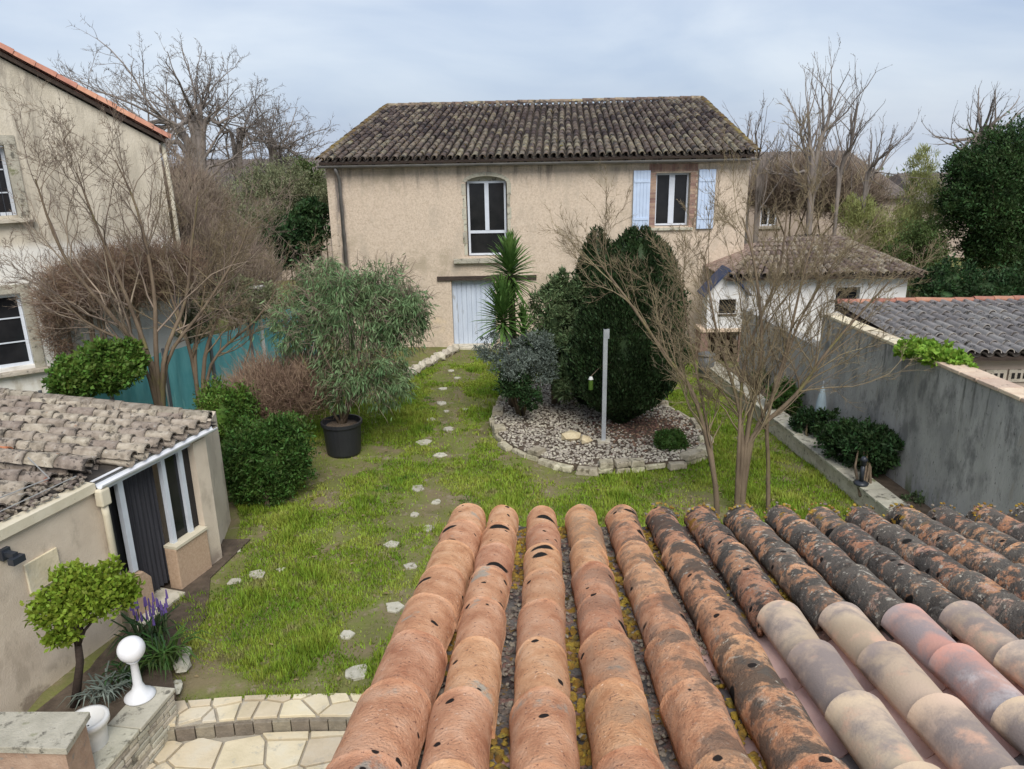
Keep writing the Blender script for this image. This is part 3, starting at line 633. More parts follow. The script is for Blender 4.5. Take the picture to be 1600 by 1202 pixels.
tile_line(H, E1 + Vector((-.02, 0, .05)), R1 + Vector((0, 0, .07)), m_vergetile, 'verge_tile', .115)
tile_line(H, R0 + Vector((0, .02, .07)), R1 + Vector((0, .02, .07)), m_rooftile, 'ridge_tile', .12)
bk = MB(); bk.add([R0, R1, (6.95, 33.2, 5.5), (-5.1, 33.2, 5.5), R0 - Vector((0, 0, .1)), R1 - Vector((0, 0, .1)), (6.95, 33.2, 5.4), (-5.1, 33.2, 5.4)], [(0, 1, 2, 3), (7, 6, 5, 4), (0, 4, 5, 1), (1, 5, 6, 2), (2, 6, 7, 3), (3, 7, 4, 0)]); bk.build('rear_roof', m_rooftile, H, world=True)
gb = MB(); gb.vprism([(0, 0), (1, 0), (0, 1)], 0, .01); gb = MB()
for x_ in (WX - .4,): gb.add([(x_, .02, 5.401), (x_, 10.3, 5.401), (x_, 6.1, 7.0), (x_ + .4, .02, 5.401), (x_ + .4, 10.3, 5.401), (x_ + .4, 6.1, 7.0)], [(0, 2, 1), (3, 4, 5), (0, 1, 4, 3), (1, 2, 5, 4), (2, 0, 3, 5)])
gb.build('gable', m_render, H)

# low stone edging by the door
Sb = empty('stone_edging', G(690, 548, 0)); tag(Sb, 'low pale stone edging leading to the farmhouse door', 'edging')
for i in range(9):
    p = G(640, 583, .1).lerp(G(712, 545, .1), i / 8); MB().lump((p.x, p.y, .12), (.42, .28, .30), U(0, 3), .1).build('stone', m_stone, Sb, world=True)

# ================================================================== LEFT NEIGHBOUR HOUSE (frame: x along the wall towards its far corner)
LH = empty('neighbour_house', (-7.25, 16.5, 0), rz=R_(35)); tag(LH, 'tall grey rendered house at the left edge with red verge tiles', 'house')
wm = MB(); up_h = (-3.95, -2.72, 4.62, 5.90); lo_h = (-4.3, -2.95, 1.66, 3.12)
wall(wm, -9, 0, -.1, 5.9, [up_h, lo_h], 0, .4); wm.vprism([(-9, 5.9), (0, 5.9), (0, 5.96), (-9, 11.3)], 0, .4); wm.b2((-.4, .402, -.1), (0, 9, 5.9)); wm.build('wall', m_lrender, LH)
for hx in (up_h, lo_h):
    a_, b_2, c_, d_ = hx
    sr = MB(); sr.b2((b_2 + .002, -.03, c_ - .05), (b_2 + .19, .06, d_ + .02)); sr.b2((a_ - .19, -.03, c_ - .05), (a_ - .002, .06, d_ + .02)); sr.b2((a_ - .19, -.032, d_ + .022), (b_2 + .19, .06, d_ + .19)); sr.build('window_surround', m_coping, LH)
    MB().b2((a_ - .25, -.16, c_ - .13), (b_2 + .25, .1, c_ - .055)).build('window_sill', m_stone, LH, bevel=.01)
    wf = rect_frame(MB(), a_ + .01, b_2 - .01, c_, d_ - .01, .16, .06, .06); mid = (a_ + b_2) / 2; wf.b2((mid - .05, .155, c_ + .06), (mid + .05, .22, d_ - .07)); fr = wf.build('window', m_frame, LH)
    for (p_, q_) in ((a_ + .07, mid - .05), (mid + .05, b_2 - .07)):
        MB().b2((p_, .19, c_ + .06), (q_, .2, d_ - .07)).build('pane', m_glass, fr)
        for f in (1 / 3, 2 / 3): z = c_ + (d_ - c_) * f; MB().b2((p_, .165, z - .012), (q_, .188, z + .012)).build('glazing_bar', m_frame, fr)
gr = MB()
for i in range(12): gr.tube([(-3.9 + i * .1, .06, 4.62), (-3.9 + i * .1, .06, 5.9)], .008, 4)
gr.build('window_grille', m_blacklamp, LH)
# verge of red tiles stepping down to the corner, dark board below
MBv = MB(); MBv.add([(-9.2, -.10, 11.42), (.12, -.10, 5.93), (.12, .5, 5.93), (-9.2, .5, 11.42), (-9.2, -.10, 11.50), (.12, -.10, 6.01), (.12, .5, 6.01), (-9.2, .5, 11.50)], [(0, 3, 2, 1), (4, 5, 6, 7), (0, 1, 5, 4), (1, 2, 6, 5), (2, 3, 7, 6), (3, 0, 4, 7)]); MBv.build('verge_board', m_darkwood, LH)
LW = LH.matrix_basis
sd_ = LW.to_3x3() @ Vector((0, 1, 0))
for i, yo in enumerate((-.06, .16, .38)): tile_line(LH, LW @ Vector((.2, yo, 6.02)), LW @ Vector((-9.2, yo, 11.56)), m_redclay, 'verge_tile', .11, .36, side=sd_)
rb = MB(); rb.add([(-9.2, .2, 11.5), (.12, .2, 6.0), (.12, 9, 6.0), (-9.2, 9, 11.5)], [(0, 1, 2, 3)]); rb.add([(-9.2, .2, 11.45), (.12, .2, 5.95), (.12, 9, 5.95), (-9.2, 9, 11.45)], [(3, 2, 1, 0)]); rb.build('roof', m_redclay, LH)
MB().tube([(.1, .1, 5.95), (.12, .1, 5.2), (.12, .05, 5.05), (.12, .05, 0)], .045, 8).build('downpipe', m_stone, LH, smooth=True)

# ================================================================== LEFT EXTENSION (frame: y along its garden face, x outwards)
EX = empty('garden_room', (-4.28, 9.85, 0), rz=R_(-18)); tag(EX, 'low cream garden room with white gutter and mossy grey tile roof', 'garden room')
m_ = MB(); m_.b2((-.28, -9, -.3), (-.03, -1.80, 1.92)); m_.b2((-.25, -.25, -.1), (0, 0, 1.90)); m_.build('wall', m_extrender, EX)
MB().prism([(-.1, .001), (-.3, .001), (-.95, 1.1), (-.70, 1.1)], -.1, 1.85).build('wall', m_extrender, EX)
MB().b2((-.16, -.88, -.1), (.03, -.255, .62)).build('parapet', m_tanrender, EX, bevel=.015)
lw = MB(); lw.add([(-.2, -1.76, -.1), (.0, -1.76, -.1), (.0, -1.31, -.1), (-.2, -1.31, -.1), (-.2, -1.76, .63), (.0, -1.76, .63), (0, -1.42, .61), (-.2, -1.42, .61), (0, -1.31, .47), (-.2, -1.31, .47)],
                  [(0, 4, 5, 1), (0, 3, 9, 7, 4), (1, 5, 6, 8, 2), (2, 8, 9, 3), (4, 7, 6, 5), (7, 9, 8, 6), (0, 1, 2, 3)]); lw.build('low_wall', m_tanrender, EX, bevel=.012)
MB().b2((-.3, -1.8, -.1), (.16, -.96, .06)).build('threshold', m_stone, EX, bevel=.01)
MB().b2((-.16, -.88, .622), (.05, -.26, .66)).build('window_sill', m_cream, EX)
f1 = MB()
for y0, y1, z0 in ((-1.52, -1.44, .63), (-.80, -.735, .06), (-.48, -.41, .66)): f1.b2((-.12, y0, z0), (-.055, y1, 1.86))
f1.b2((-.12, -1.80, 1.862), (-.05, -.25, 1.92)); f1.build('glazed_frame', m_frame, EX)
MB().b2((-.20, -1.80, .0), (-.17, -1.5, 1.86)).build('side_pane', m_glass, EX)
dd = MB().b2((-.30, -1.45, .06), (-.28, -.82, 1.86)).build('doorway_shade', m_shade, EX)  # black sheet behind the curtain, painting the dimness of the room
cu = MB(); P_ = [(-.20 + .022 * math.sin(i * 1.25), -1.42 + i * .0145) for i in range(42)]
cu.add([(p[0], p[1], z) for z in (.1, 1.85) for p in P_], [(i, i + 1, 43 + i, 42 + i) for i in range(41)]); cu.add([(p[0] - .005, p[1], z) for z in (.1, 1.85) for p in P_], [(i + 1, i, 42 + i, 43 + i) for i in range(41)]); cu.build('curtain', m_curtain, EX, smooth=True)
MB().b2((-.11, -.735, .66), (-.10, -.48, 1.86)).build('pane', m_glass, EX)
MB().b2((-.11, -.41, .66), (-.10, -.25, 1.86)).build('pane', m_glass, EX)
# inside dark wall so that the room is not hollow
MB().b2((-3.6, -9, -.1), (-3.4, 0, 2.2)).build('rear_wall', m_extrender, EX); MB().b2((-3.4, -.2, -.1), (-.25, -.002, 1.9)).build('end_wall', m_extrender, EX)
# white gutter, fascia, hopper and downpipe
gt = MB(); pr = [(.055 * math.cos(R_(a)), .055 * math.sin(R_(a)) + .0) for a in range(180, 361, 20)] + [(.045 * math.cos(R_(a)), .047 * math.sin(R_(a))) for a in range(360, 179, -20)]
gt.add([(.06 + p[0], y_, 2.01 + p[1]) for y_ in (-1.88, .14) for p in pr], [(i, 20 + i, 20 + (i + 1) % 20, (i + 1) % 20) for i in range(20)] + [tuple(range(20)), tuple(range(39, 19, -1))]); gt.build('gutter', m_white, EX)
MB().b2((-.09, -1.86, 1.925), (-.045, .12, 2.03)).build('fascia', m_white, EX)
MB().b2((-.14, -9, 1.93), (.03, -1.34 - .56, 2.04)).build('fascia', m_cream, EX, label='cream painted fascia with chipped paint')
hp = MB().b2((.0, -1.92, 1.74), (.11, -1.78, 1.955)).build('hopper', m_cream, EX, bevel=.02)
MB().tube([(.05, -1.85, 1.74), (.045, -1.84, 1.6), (.03, -1.84, 0)], .042, 10).build('downpipe', m_cream, EX, smooth=True)
MB().b2((-.03, -2.90, 1.17), (.0, -2.50, 1.53)).build('wall_plaque', m_paving, EX, bevel=.008)
bl = MB(); bl.b2((-.03, -3.12, 1.70), (.02, -3.02, 1.82)); bl.b2((.02, -3.10, 1.74), (.14, -3.04, 1.79)); bl.b2((.10, -3.14, 1.68), (.18, -3.0, 1.75)); bl.build('wall_lamp', m_blacklamp, EX)
# its roof: rows of old tiles running up to the left
EWm = EX.matrix_basis; up_d = Vector((-1, .06, .115)).normalized(); side_d = Vector((0, 1, 0))
def eave_pt(s, back=0.0, z=2.06): p = EWm @ Vector((-.02, s, 0)); return Vector((p.x, p.y, z)) + up_d * back
tl = [halfpipe(.42, .085 + .004 * k_, .07, 10, 6, .014, jit=.006, seed=k_).mesh('roof_tile', m_exttile, True) for k_ in range(3)]; to = halfpipe(.42, .085, .07, 10, 4, .014, jit=.003).mesh('roof_tile', m_orangetile, True)
cl_ = halfpipe(.44, .085, .07, 6, 2, .012, flip=True).mesh('channel_tile', m_exttile, True)
Y0 = eave_pt(.16).y; row = 0; y = Y0; stepY = .223
while y > 7.05:
    s = None; f = (y - eave_pt(-4).y) / (eave_pt(0).y - eave_pt(-4).y); s = -4 + 4 * f; near = y < 8.55
    back = (0 if not near else .28 + U(-.12, .15)); z = 2.09 - (.03 if near else 0); big = 1.15 if near else 1
    for k_ in range(12):
        p = eave_pt(s, back + k_ * .36, z) + Vector((0, U(-.012, .012), U(-.006, .008)))
        if p.x < -9: break
        sc_ = Matrix.Diagonal((big, 1, big, 1)); me = to if (near and p.x < -5.95 and k_ in (2, 3) and row % 3 == 1) else random.choice(tl)
        link('roof_tile', me, EX, inv(EX) @ frame(p, side_d, up_d + Vector((0, U(-.04, .04), -.03))) @ sc_)
        link('channel_tile', cl_, EX, inv(EX) @ frame(p + Vector((.03, -stepY / 2, -.0)), side_d, up_d))
    y -= stepY * (1.12 if near else 1); row += 1
dk = MB(); a_ = eave_pt(.3, 0, 2.02); b_2 = eave_pt(-4.4, 0, 2.02); dk.add([a_, b_2, b_2 + up_d * 5, a_ + up_d * 5], [(0, 1, 2, 3)]); dk.add([q - Vector((0, 0, .05)) for q in (a_, b_2, b_2 + up_d * 5, a_ + up_d * 5)], [(3, 2, 1, 0)]); dk.build('roof_deck', m_channeldark, EX, world=True)
tile_line(EX, eave_pt(.20, .02, 2.12), eave_pt(.20, 4.2, 2.12), m_exttile, 'verge_tile', .095, side=side_d)
q0 = eave_pt(-1.78, .1, 2.17)
for k_ in range(8): link('ridge_tile', tl[k_ % 3], EX, inv(EX) @ frame(q0 + up_d * .36 * k_ + Vector((0, 0, .0)), side_d, up_d) @ Matrix.Diagonal((1.35, 1, 1.35, 1)))
rb = MB()
for _ in range(240):
    p = eave_pt(U(-4, -1.8), U(.02, .45), 2.075); d_ = U(.02, .07); rb.lump(p, (d_ * 1.5, d_, d_ * .7), U(0, 3), .3)
rb.build('broken_mortar', m_debris, EX, world=True, kind='stuff')
cb = MB(); cb.tube([eave_pt(-3.6, .1, 2.12), eave_pt(-2.8, .35, 2.16), eave_pt(-2.2, .2, 2.2), eave_pt(-1.9, .7, 2.27)], .008, 5); cb.tube([eave_pt(-3.4, .5, 2.2), eave_pt(-2.9, .15, 2.12), eave_pt(-1.95, .12, 2.13)], .007, 5); cb.build('cable', m_cable, EX, world=True)
p = eave_pt(-3.05, .32, 2.1); MB().b2((p.x - .03, p.y - .03, p.z), (p.x + .03, p.y + .03, p.z + .22)).build('vent_pipe', m_blacklamp, EX, world=True)

# ================================================================== TEAL SCREEN FENCE
F0, F1 = Vector((-8.1, 12.4, 0)), Vector((-5.55, 21.0, 0)); FD = (F1 - F0); FT = empty('screen_fence', F0, rz=math.atan2(FD.y, FD.x)); tag(FT, 'teal mesh privacy fence running back beside the lawn on the left', 'fence')
Lf = FD.length; npn = 6
for i in range(npn):
    a_ = i * Lf / npn + .03; b_2 = (i + 1) * Lf / npn - .03; g = []; nxp, nzp = 14, 6
    for k_ in range(nzp + 1):
        for j in range(nxp + 1):
            u = j / nxp; v = k_ / nzp; g.append((a_ + (b_2 - a_) * u, .02 + .035 * math.sin(u * 19 + i) * math.sin(v * 3.14) + U(-.008, .008), .15 + (1.62 - .05 * math.sin(u * math.pi)) * v))
    N_ = nxp + 1; mb = MB(); mb.add(g, [(k_ * N_ + j, k_ * N_ + j + 1, (k_ + 1) * N_ + j + 1, (k_ + 1) * N_ + j) for k_ in range(nzp) for j in range(nxp)]); mb.add([(q[0], q[1] + .006, q[2]) for q in g], [(k_ * N_ + j, (k_ + 1) * N_ + j, (k_ + 1) * N_ + j + 1, k_ * N_ + j + 1) for k_ in range(nzp) for j in range(nxp)])
    mb.build('mesh_panel', m_teal, FT, smooth=True)
for i in range(npn + 1): MB().tube([(i * Lf / npn, 0, -.1), (i * Lf / npn, 0, 1.85)], .03, 8).build('post', m_greybin, FT)
MB().b2((0, -.1, -.1), (Lf, -.04, .22)).build('kickboard', m_darkwood, FT)

# ================================================================== RIGHT: boundary wall, kerb wall, neighbour roofs
az = R_(-4.5); WO = Vector((6.47, 10.4, 0)); RW = empty('boundary_wall', WO, rz=R_(4.5)); tag(RW, 'tall grey cement boundary wall on the right with tile coping', 'wall')
MB().b2((0, -6, -.1), (.28, 4.2, 2.44)).build('wall', m_greywall, RW); MB().b2((.01, 4.202, -.1), (.26, 8.3, 1.78)).build('wall', m_greywall, RW, label='lower paler far section')
y = -6.0
while y < 4.1:
    l = U(.36, .46); l = min(l, 4.19 - y); z = 2.442
    mt = m_pinkcoping if y < .55 else m_paving; MB().box((.14, y + l / 2, z + .03), (.36 if y < .55 else .30, l - .012, .055), U(-.02, .02)).build('coping_tile', mt, RW, bevel=.01); y += l
KB = empty('kerb_wall', G(1400, 800, 0)); tag(KB, 'low pale stone kerb wall between lawn and raised bed', 'kerb wall')
k0 = Vector((5.0, 18.9)); k1 = Vector((6.02, 6.6)); dK = (k0 - k1); nK = 30; ang = math.atan2(dK.y, dK.x)
MB().box(((k0.x + k1.x) / 2 + .14, (k0.y + k1.y) / 2, .12), (dK.length, .30, .36), ang).build('wall', m_stone, KB, world=True)
for i in range(nK):
    p = k1.lerp(k0, (i + .5) / nK); MB().box((p.x + .15 + U(-.01, .01), p.y, .325 + U(-.006, .006)), (dK.length / nK - .012, .40 + U(-.02, .02), .05), ang + U(-.015, .015)).build('coping_stone', m_coping, KB, world=True, bevel=.008)

SR = empty('lean_to_shed', (6.72, 12.3, 0)); tag(SR, 'low shed behind the boundary wall with weathered grey tile rows', 'shed')
MB().b2((.25, .2, -.1), (7.5, .45, 2.06)).build('wall', m_farwall, SR); MB().b2((.25, .452, -.1), (.45, 2.6, 2.06)).build('wall', m_farwall, SR)
for k_, x_ in enumerate((1.45, 1.85)):
    b_ = MB().b2((x_, .16, 1.68), (x_ + .36, .199, 1.90)).build('vent_block', m_stone, SR)
    for j in range(3): MB().b2((x_ + .05 + j * .1, .150, 1.74), (x_ + .1 + j * .1, .1595, 1.84)).build('hole_shade', m_shade, b_)  # black boxes on the solid block face paint the shade of its holes
A_, B_ = Vector((6.95, 12.25, 2.2)), Vector((14.0, 12.25, 2.2)); D_, C_ = Vector((6.62, 15.1, 2.52)), Vector((13.8, 15.1, 2.52))
tiled_slope(SR, A_, B_, D_, C_, .215, .40, m_sheet, m_channeldark, 7, .085, jit=.006)
tile_line(SR, D_ + Vector((0, .05, .06)), C_ + Vector((0, .05, .06)), m_redclay, 'ridge_tile', .09)

GA = empty('white_garage', (6.2, 20.2, 0)); tag(GA, 'small white building with patchy pink hip roof beyond the shed', 'garage')
wm = MB(); wall(wm, 0, 4.5, -.1, 2.3, [(2.6, 3.25, 1.3, 2.0)], 0, .3); wm.b2((0, .302, -.1), (.3, 5, 2.3)); wm.b2((4.2, .302, -.1), (4.5, 5, 2.3)); wm.build('wall', m_whitewall, GA)
MB().b2((2.6, .2, 1.3), (3.25, .22, 2.0)).build('window', m_glass, GA)
e0, e1, e2 = Vector((5.7, 19.85, 2.36)), Vector((10.95, 19.85, 2.36)), Vector((11.0, 25.4, 2.36)); r0, r1 = Vector((7.4, 22.4, 3.0)), Vector((9.75, 22.4, 3.03))
tiled_slope(GA, e0, e1, r0, r1, .22, .36, m_patchtile, m_channeldark, 8, .085)
ms = MB(); ms.add([e1, e2, r1], [(0, 1, 2)]); ms.add([r0, r1, e2, Vector((5.7, 25.4, 2.36))], [(0, 1, 2, 3)]); ms.add([e0, r0, Vector((5.7, 25.4, 2.36))], [(0, 1, 2)]); ms.build('roof', m_patchtile, GA, world=True)
tile_line(GA, e1, r1, m_patchtile, 'hip_tile', .11); tile_line(GA, r0, r1, m_patchtile, 'ridge_tile', .11)

def simple_house(name, x0, x1, y0, y1, ze, zr, mw, label, wins=(), hip=.0, over=.35):
    t = empty(name, (x0, y0, 0)); tag(t, label, 'house'); W_ = x1 - x0; D2 = y1 - y0; g0 = -3.0
    wm = MB(); wall(wm, 0, W_, g0, ze, [(a, b, c, d) for a, b, c, d in wins], 0, .3); wm.b2((0, .302, g0), (.3, D2, ze)); wm.b2((W_ - .3, .302, g0), (W_, D2, ze)); wm.build('wall', mw, t)
    for a, b, c, d in wins:
        fr = rect_frame(MB(), a + .01, b - .01, c, d, .1, .07, .06); fr.b2(((a + b) / 2 - .04, .098, c + .07), ((a + b) / 2 + .04, .16, d - .07)); f_o = fr.build('window', m_frame, t); MB().b2((a + .08, .13, c + .07), (b - .08, .14, d - .07)).build('pane', m_glass, f_o)
        MB().b2((a - .2, -.1, c - .12), (b + .2, .08, c - .01)).build('window_sill', m_stone, t); MB().b2((a - .25, -.12, d + .02), (b + .25, .02, d + .1)).build('lintel', m_stone, t)
    h = hip * W_; ov = over
    A, B, C, D = Vector((-ov, -ov, ze)), Vector((W_ + ov, -ov, ze)), Vector((W_ + ov - h, D2 / 2, zr)), Vector((-ov + h, D2 / 2, zr))
    rf = MB(); n_ = int((B - A).length / .24)
    for i in range(n_):          # corrugated rows
        for f in range(3):
            pass
    nu = n_ * 3; vs = []
    for j in range(2):
        for i in range(nu + 1):
            u = i / nu; q = (A.lerp(B, u) if j == 0 else D.lerp(C, u)) + Vector((0, 0, .05 * (i % 3 == 1) )); vs.append(q)
    rf.add(vs, [(i, i + 1, nu + 2 + i, nu + 1 + i) for i in range(nu)]); E_, F_ = Vector((W_ + ov, D2 + ov, ze)), Vector((-ov, D2 + ov, ze))
    rf.add([D, C, E_, F_], [(0, 1, 2, 3)]); rf.add([B, E_, C], [(0, 1, 2)]); rf.add([A, D, F_], [(0, 1, 2)]); rf.add([A - Vector((0, 0, .12)), B - Vector((0, 0, .12)), E_ - Vector((0, 0, .12)), F_ - Vector((0, 0, .12))], [(3, 2, 1, 0)]); rf.add([A, B, B - Vector((0, 0, .12)), A - Vector((0, 0, .12))], [(3, 2, 1, 0)]); rf.build('roof', m_fartile, t)
    return t
simple_house('far_house', 11.2, 18.2, 36, 46, 3.45, 5.45, m_farwall, 'distant beige house with grey brown roof and one small window', wins=[(.55, 1.35, 2.15, 3.0), (5.2, 6.2, 1.9, 2.9)], hip=.12)
simple_house('far_house', -16, -8.4, 36, 44, 4.2, 5.55, m_farwall, 'distant house roof just left of the farmhouse behind the shrubs', hip=.1)
simple_house('far_house', 22.5, 30, 42, 50, 2.6, 4.1, m_farwall, 'distant low roof showing above the yellow green bamboo', hip=.1)

# small masonry barbecue at the end of the kerb wall
BQ = empty('garden_barbecue', G(1128, 566, 0)); tag(BQ, 'small white gabled masonry barbecue on a brown base behind the bare tree', 'barbecue')
b = MB(); b.b2((-.62, 0, 0), (-.42, .6, .85)); b.b2((.42, 0, 0), (.62, .6, .85)); b.b2((-.42, .5, 0), (.42, .6, .85)); b.build('base', m_brick, BQ)
MB().b2((-.66, -.04, .852), (.66, .62, .95)).build('hearth_slab', m_pinkcoping, BQ, bevel=.01)
hd = MB(); wall(hd, -.5, .5, .952, 1.95, [(-.18, .28, 1.35, 1.75)], 0, .5); hd.vprism([(-.5, 1.95), (.5, 1.95), (.0, 2.5)], 0, .5); hd.build('hood', m_whitewall, BQ)
MB().b2((-.18, .1, 1.35), (.28, .12, 1.75)).build('opening_shade', m_shade, BQ); MB().b2((-.2, -.04, 1.31), (.3, .02, 1.348)).build('ledge', m_darkwood, BQ)  # black panel set into the hood paints the shade within
for s in (-1, 1):
    r_ = MB(); r_.add([(0, -.12, 2.52), (s * .62, -.12, 1.84), (s * .62, .6, 1.84), (0, .6, 2.52), (0, -.12, 2.60), (s * .66, -.12, 1.88), (s * .66, .6, 1.88), (0, .6, 2.60)], [(0, 1, 2, 3), (4, 5, 6, 7), (0, 1, 5, 4), (1, 2, 6, 5), (2, 3, 7, 6), (3, 0, 4, 7)]); r_.build('roof_board', m_darkblue, BQ)
for k_ in range(12): MB().tube([(-.38 + (k_ % 4) * .25, .05, .12 + (k_ // 4) * .2), (-.38 + (k_ % 4) * .25, .48, .12 + (k_ // 4) * .2)], .085, 7).build('log', m_bark, BQ)
BN = empty('water_bin', G(1102, 592, 0)); tag(BN, 'dark grey round bin standing on the lawn by the end of the kerb', 'bin')
MB().lathe([(.17, 0), (.2, .35), (.21, .62)], n=16).build('body', m_greybin, BN, smooth=True); MB().lathe([(.225, .622), (.22, .66), (.12, .70), (.02, .71)], n=16).build('lid', m_greybin, BN, smooth=True)

# ================================================================== THE ISLAND BED
IB = empty('island_bed', (1.6, 14.8, 0)); tag(IB, 'kidney shaped raised bed edged with pale stones in the lawn', 'flower bed')
MB().prism([(p.x, p.y) for p in ISS], -.05, .13).build('bed_soil', m_soil, IB, world=True)
per = [0]
for i in range(len(ISS)): per.append(per[-1] + (ISS[(i + 1) % len(ISS)] - ISS[i]).length)
Lp = per[-1]; s = 0.0
def at_per(s):
    s %= Lp
    for i in range(len(ISS)):
        if per[i + 1] >= s: f = (s - per[i]) / (per[i + 1] - per[i]); a, b = ISS[i], ISS[(i + 1) % len(ISS)]; return a.lerp(b, f), math.atan2(b.y - a.y, b.x - a.x)
while s < Lp - .12:
    l = U(.26, .5); p, a = at_per(s + l / 2); p = p + Vector((U(-.05, .05), U(-.05, .05), 0))
    for crs in range(1 + (random.random() < .55)):
        hh_ = U(.10, .13); mb = MB(); z = .06 + crs * .115; d = (l * U(.94, .99), U(.20, .28), hh_)
        mb.box((p.x + U(-.02, .02), p.y + U(-.02, .02), z), d, a + U(-.08, .08), taper=U(.86, .97))
        mb.v = [(q[0] + U(-.018, .018), q[1] + U(-.018, .018), q[2] + U(-.012, .012)) for q in mb.v]; mb.build('edging_stone', m_edging, IB, world=True, bevel=.02)
    s += l
cx_, cy_ = 1.75, 14.8; pb = MB(); ch = MB(); xs = [p.x for p in ISS]; ys = [p.y for p in ISS]; IP = [(p.x, p.y) for p in ISS]; n = 0
PX = rng.uniform(min(xs), max(xs), 9000); PY = rng.uniform(min(ys), max(ys), 9000); kk = inpoly(PX, PY, IP)
for x_, y_ in zip(PX[kk], PY[kk]):
    red = math.exp(-(((x_ - 2.7) / .9) ** 2 + ((y_ - 14.7) / .8) ** 2)) > random.random() * .9
    d_ = U(.03, .075) * (1.3 if random.random() < .08 else 1); (ch if red else pb).lump((x_, y_, .135 + U(0, .02)), (d_, d_ * U(.6, 1), d_ * .55), U(0, 3), .25)
pb.build('gravel', m_gravel, IB, world=True, kind='stuff'); ch.build('wood_chips', m_chips, IB, world=True, kind='stuff')
RK = empty('rockery_stone', G(900, 682, .15)); tag(RK, 'pair of yellow limestone rocks lying in the gravel of the bed', 'rocks')
p = G(893, 682, .2); MB().lump(p, (.46, .3, .26), .1, .12).build('rock', m_yellowrock, RK, world=True); p = G(915, 688, .19); MB().lump(p, (.30, .24, .2), .8, .12).build('rock', m_yellowrock, RK, world=True)
PS = empty('metal_post', G(943, 692, .13)); tag(PS, 'plain galvanised metal post standing in the front of the stone edged bed', 'post')
pt = MB(); pt.b2((-.04, -.01, 0), (.04, .01, 2.28)); pt.b2((-.04, .0101, 0), (-.025, .05, 2.28)); pt.b2((.025, .0101, 0), (.04, .05, 2.28)); pt.build('upright', m_steel, PS); MB().b2((.041, 0, 2.1), (.07, .045, 2.28)).build('cap', m_steel, PS); MB().b2((-.12, -.08, -.02), (.12, .1, .05)).build('base', m_stone, PS)
BF = empty('hanging_feeder', Q(923, 610, 14.0)); tag(BF, 'small green and white bird feeder hanging in front of the dark conifer', 'bird feeder')
MB().lathe([(.02, 0), (.045, .02), (.045, .2), (.02, .22)], n=10).build('bottle', m_ivy, BF); MB().lathe([(.05, .222), (.03, .27), (.01, .28)], n=10).build('cap', m_whitepot, BF); MB().tube([(0, 0, .28), (.2, .1, .45), (.5, .3, .5)], .008, 5).build('hook', m_bark, BF)

# conifers
def conifer(name, base, h, prof, n, mat, label, lean=(0, 0), Ln=.085, Wd=.032, group=None, sq=1.0):
    t = empty(name, base); tag(t, label, 'conifer', group); zs = rng.random(n); rmax = np.interp(zs, [p[0] for p in prof], [p[1] for p in prof]); zs = zs[rng.random(n) < (.25 + rmax / max(rmax))][:]
    th = rng.uniform(0, 2 * np.pi, len(zs)); r = np.interp(zs, [p[0] for p in prof], [p[1] for p in prof])
    lob = .98 + .09 * np.sin(th * 5 + zs * 3) + .07 * np.sin(th * 11 - zs * 14) + .06 * np.sin(th * 7 + zs * 23) + .16 * (rng.random(len(zs)) ** 5)
    rr = r * lob * (1 - .28 * rng.random(len(zs)) ** 2.2) + rng.normal(size=len(zs)) * .015
    zs = zs * (1 + .05 * np.sin(th * 6 + 1.3)) ; C = np.stack([base[0] + rr * np.cos(th) + lean[0] * zs, base[1] + rr * sq * np.sin(th) + lean[1] * zs, base[2] + zs * h], 1)
    D = np.stack([np.cos(th) * .45, np.sin(th) * .45, np.full(len(th), 1.0)], 1) + rng.normal(size=C.shape) * .33
    V, F = leaves(C, D, Ln, Wd, .1); link('foliage', npmesh('foliage', local_np(V, t), F, mat), t)
    mb = MB(); mb.lathe([(max(.01, p[1] * .84), p[0] * h) for p in prof], n=20); mb.v = [(q[0] + lean[0] * q[2] / h, q[1] * sq + lean[1] * q[2] / h, q[2]) for q in mb.v]; mb.build('inner_foliage', mat, t, smooth=True)
    MB().tube([(0, 0, -.1), (0, 0, .5)], .09, 8).build('trunk', m_bark, t); return t
b0 = G(968, 660, .13)
conifer('conifer', b0, 3.85, [(0, .1), (.06, .36), (.15, .82), (.27, 1.04), (.38, 1.08), (.5, 1.02), (.65, .88), (.8, .74), (.92, .5), (1, .12)], 82000, m_cypress, 'broad dark green pear shaped conifer in the stone edged bed', lean=(.28, 0))
conifer('conifer', G(925, 640, .13) + Vector((.0, .4, 0)), 3.75, [(0, .2), (.1, .48), (.4, .55), (.7, .45), (.9, .3), (1, .06)], 24000, m_cypress, 'narrow upright dark conifer just left of the broad one', lean=(.1, 0))
# oleander, grey shrub, yucca, small dome
def shrub(name, base, blobs, n, Ln, Wd, mat, label, cat='shrub', stems=5, core=None, group=None, hstem=.5, **kw):
    t = empty(name, base); tag(t, label, cat, group); pf = kw.pop('puffs', 0)
    if pf: foliage('leaf_clumps', puff(blobs, pf, kw.pop('pf', .36)), int(n * .75), Ln, Wd, mat, t, **{**kw, 'shell': .5, 'clump': 14, 'spread': .16}); n = int(n * .45)
    foliage('foliage', blobs, n, Ln, Wd, mat, t, core=core, **kw); mb = MB(); c = blobs[0]
    for i in range(stems):
        e = Vector((c[0] + U(-.5, .5) * c[3], c[1] + U(-.5, .5) * c[4], c[2] + c[5] * .3)); b_ = Vector(base) + Vector((U(-.08, .08), U(-.08, .08), -.05)); m1 = b_.lerp(e, .5) + Vector((U(-.1, .1), U(-.1, .1), 0)); mb.tube([b_, m1, e], [.03, .022, .01], 5)
    if stems: mb.build('stem', m_bark, t, world=True, smooth=True)
    return t
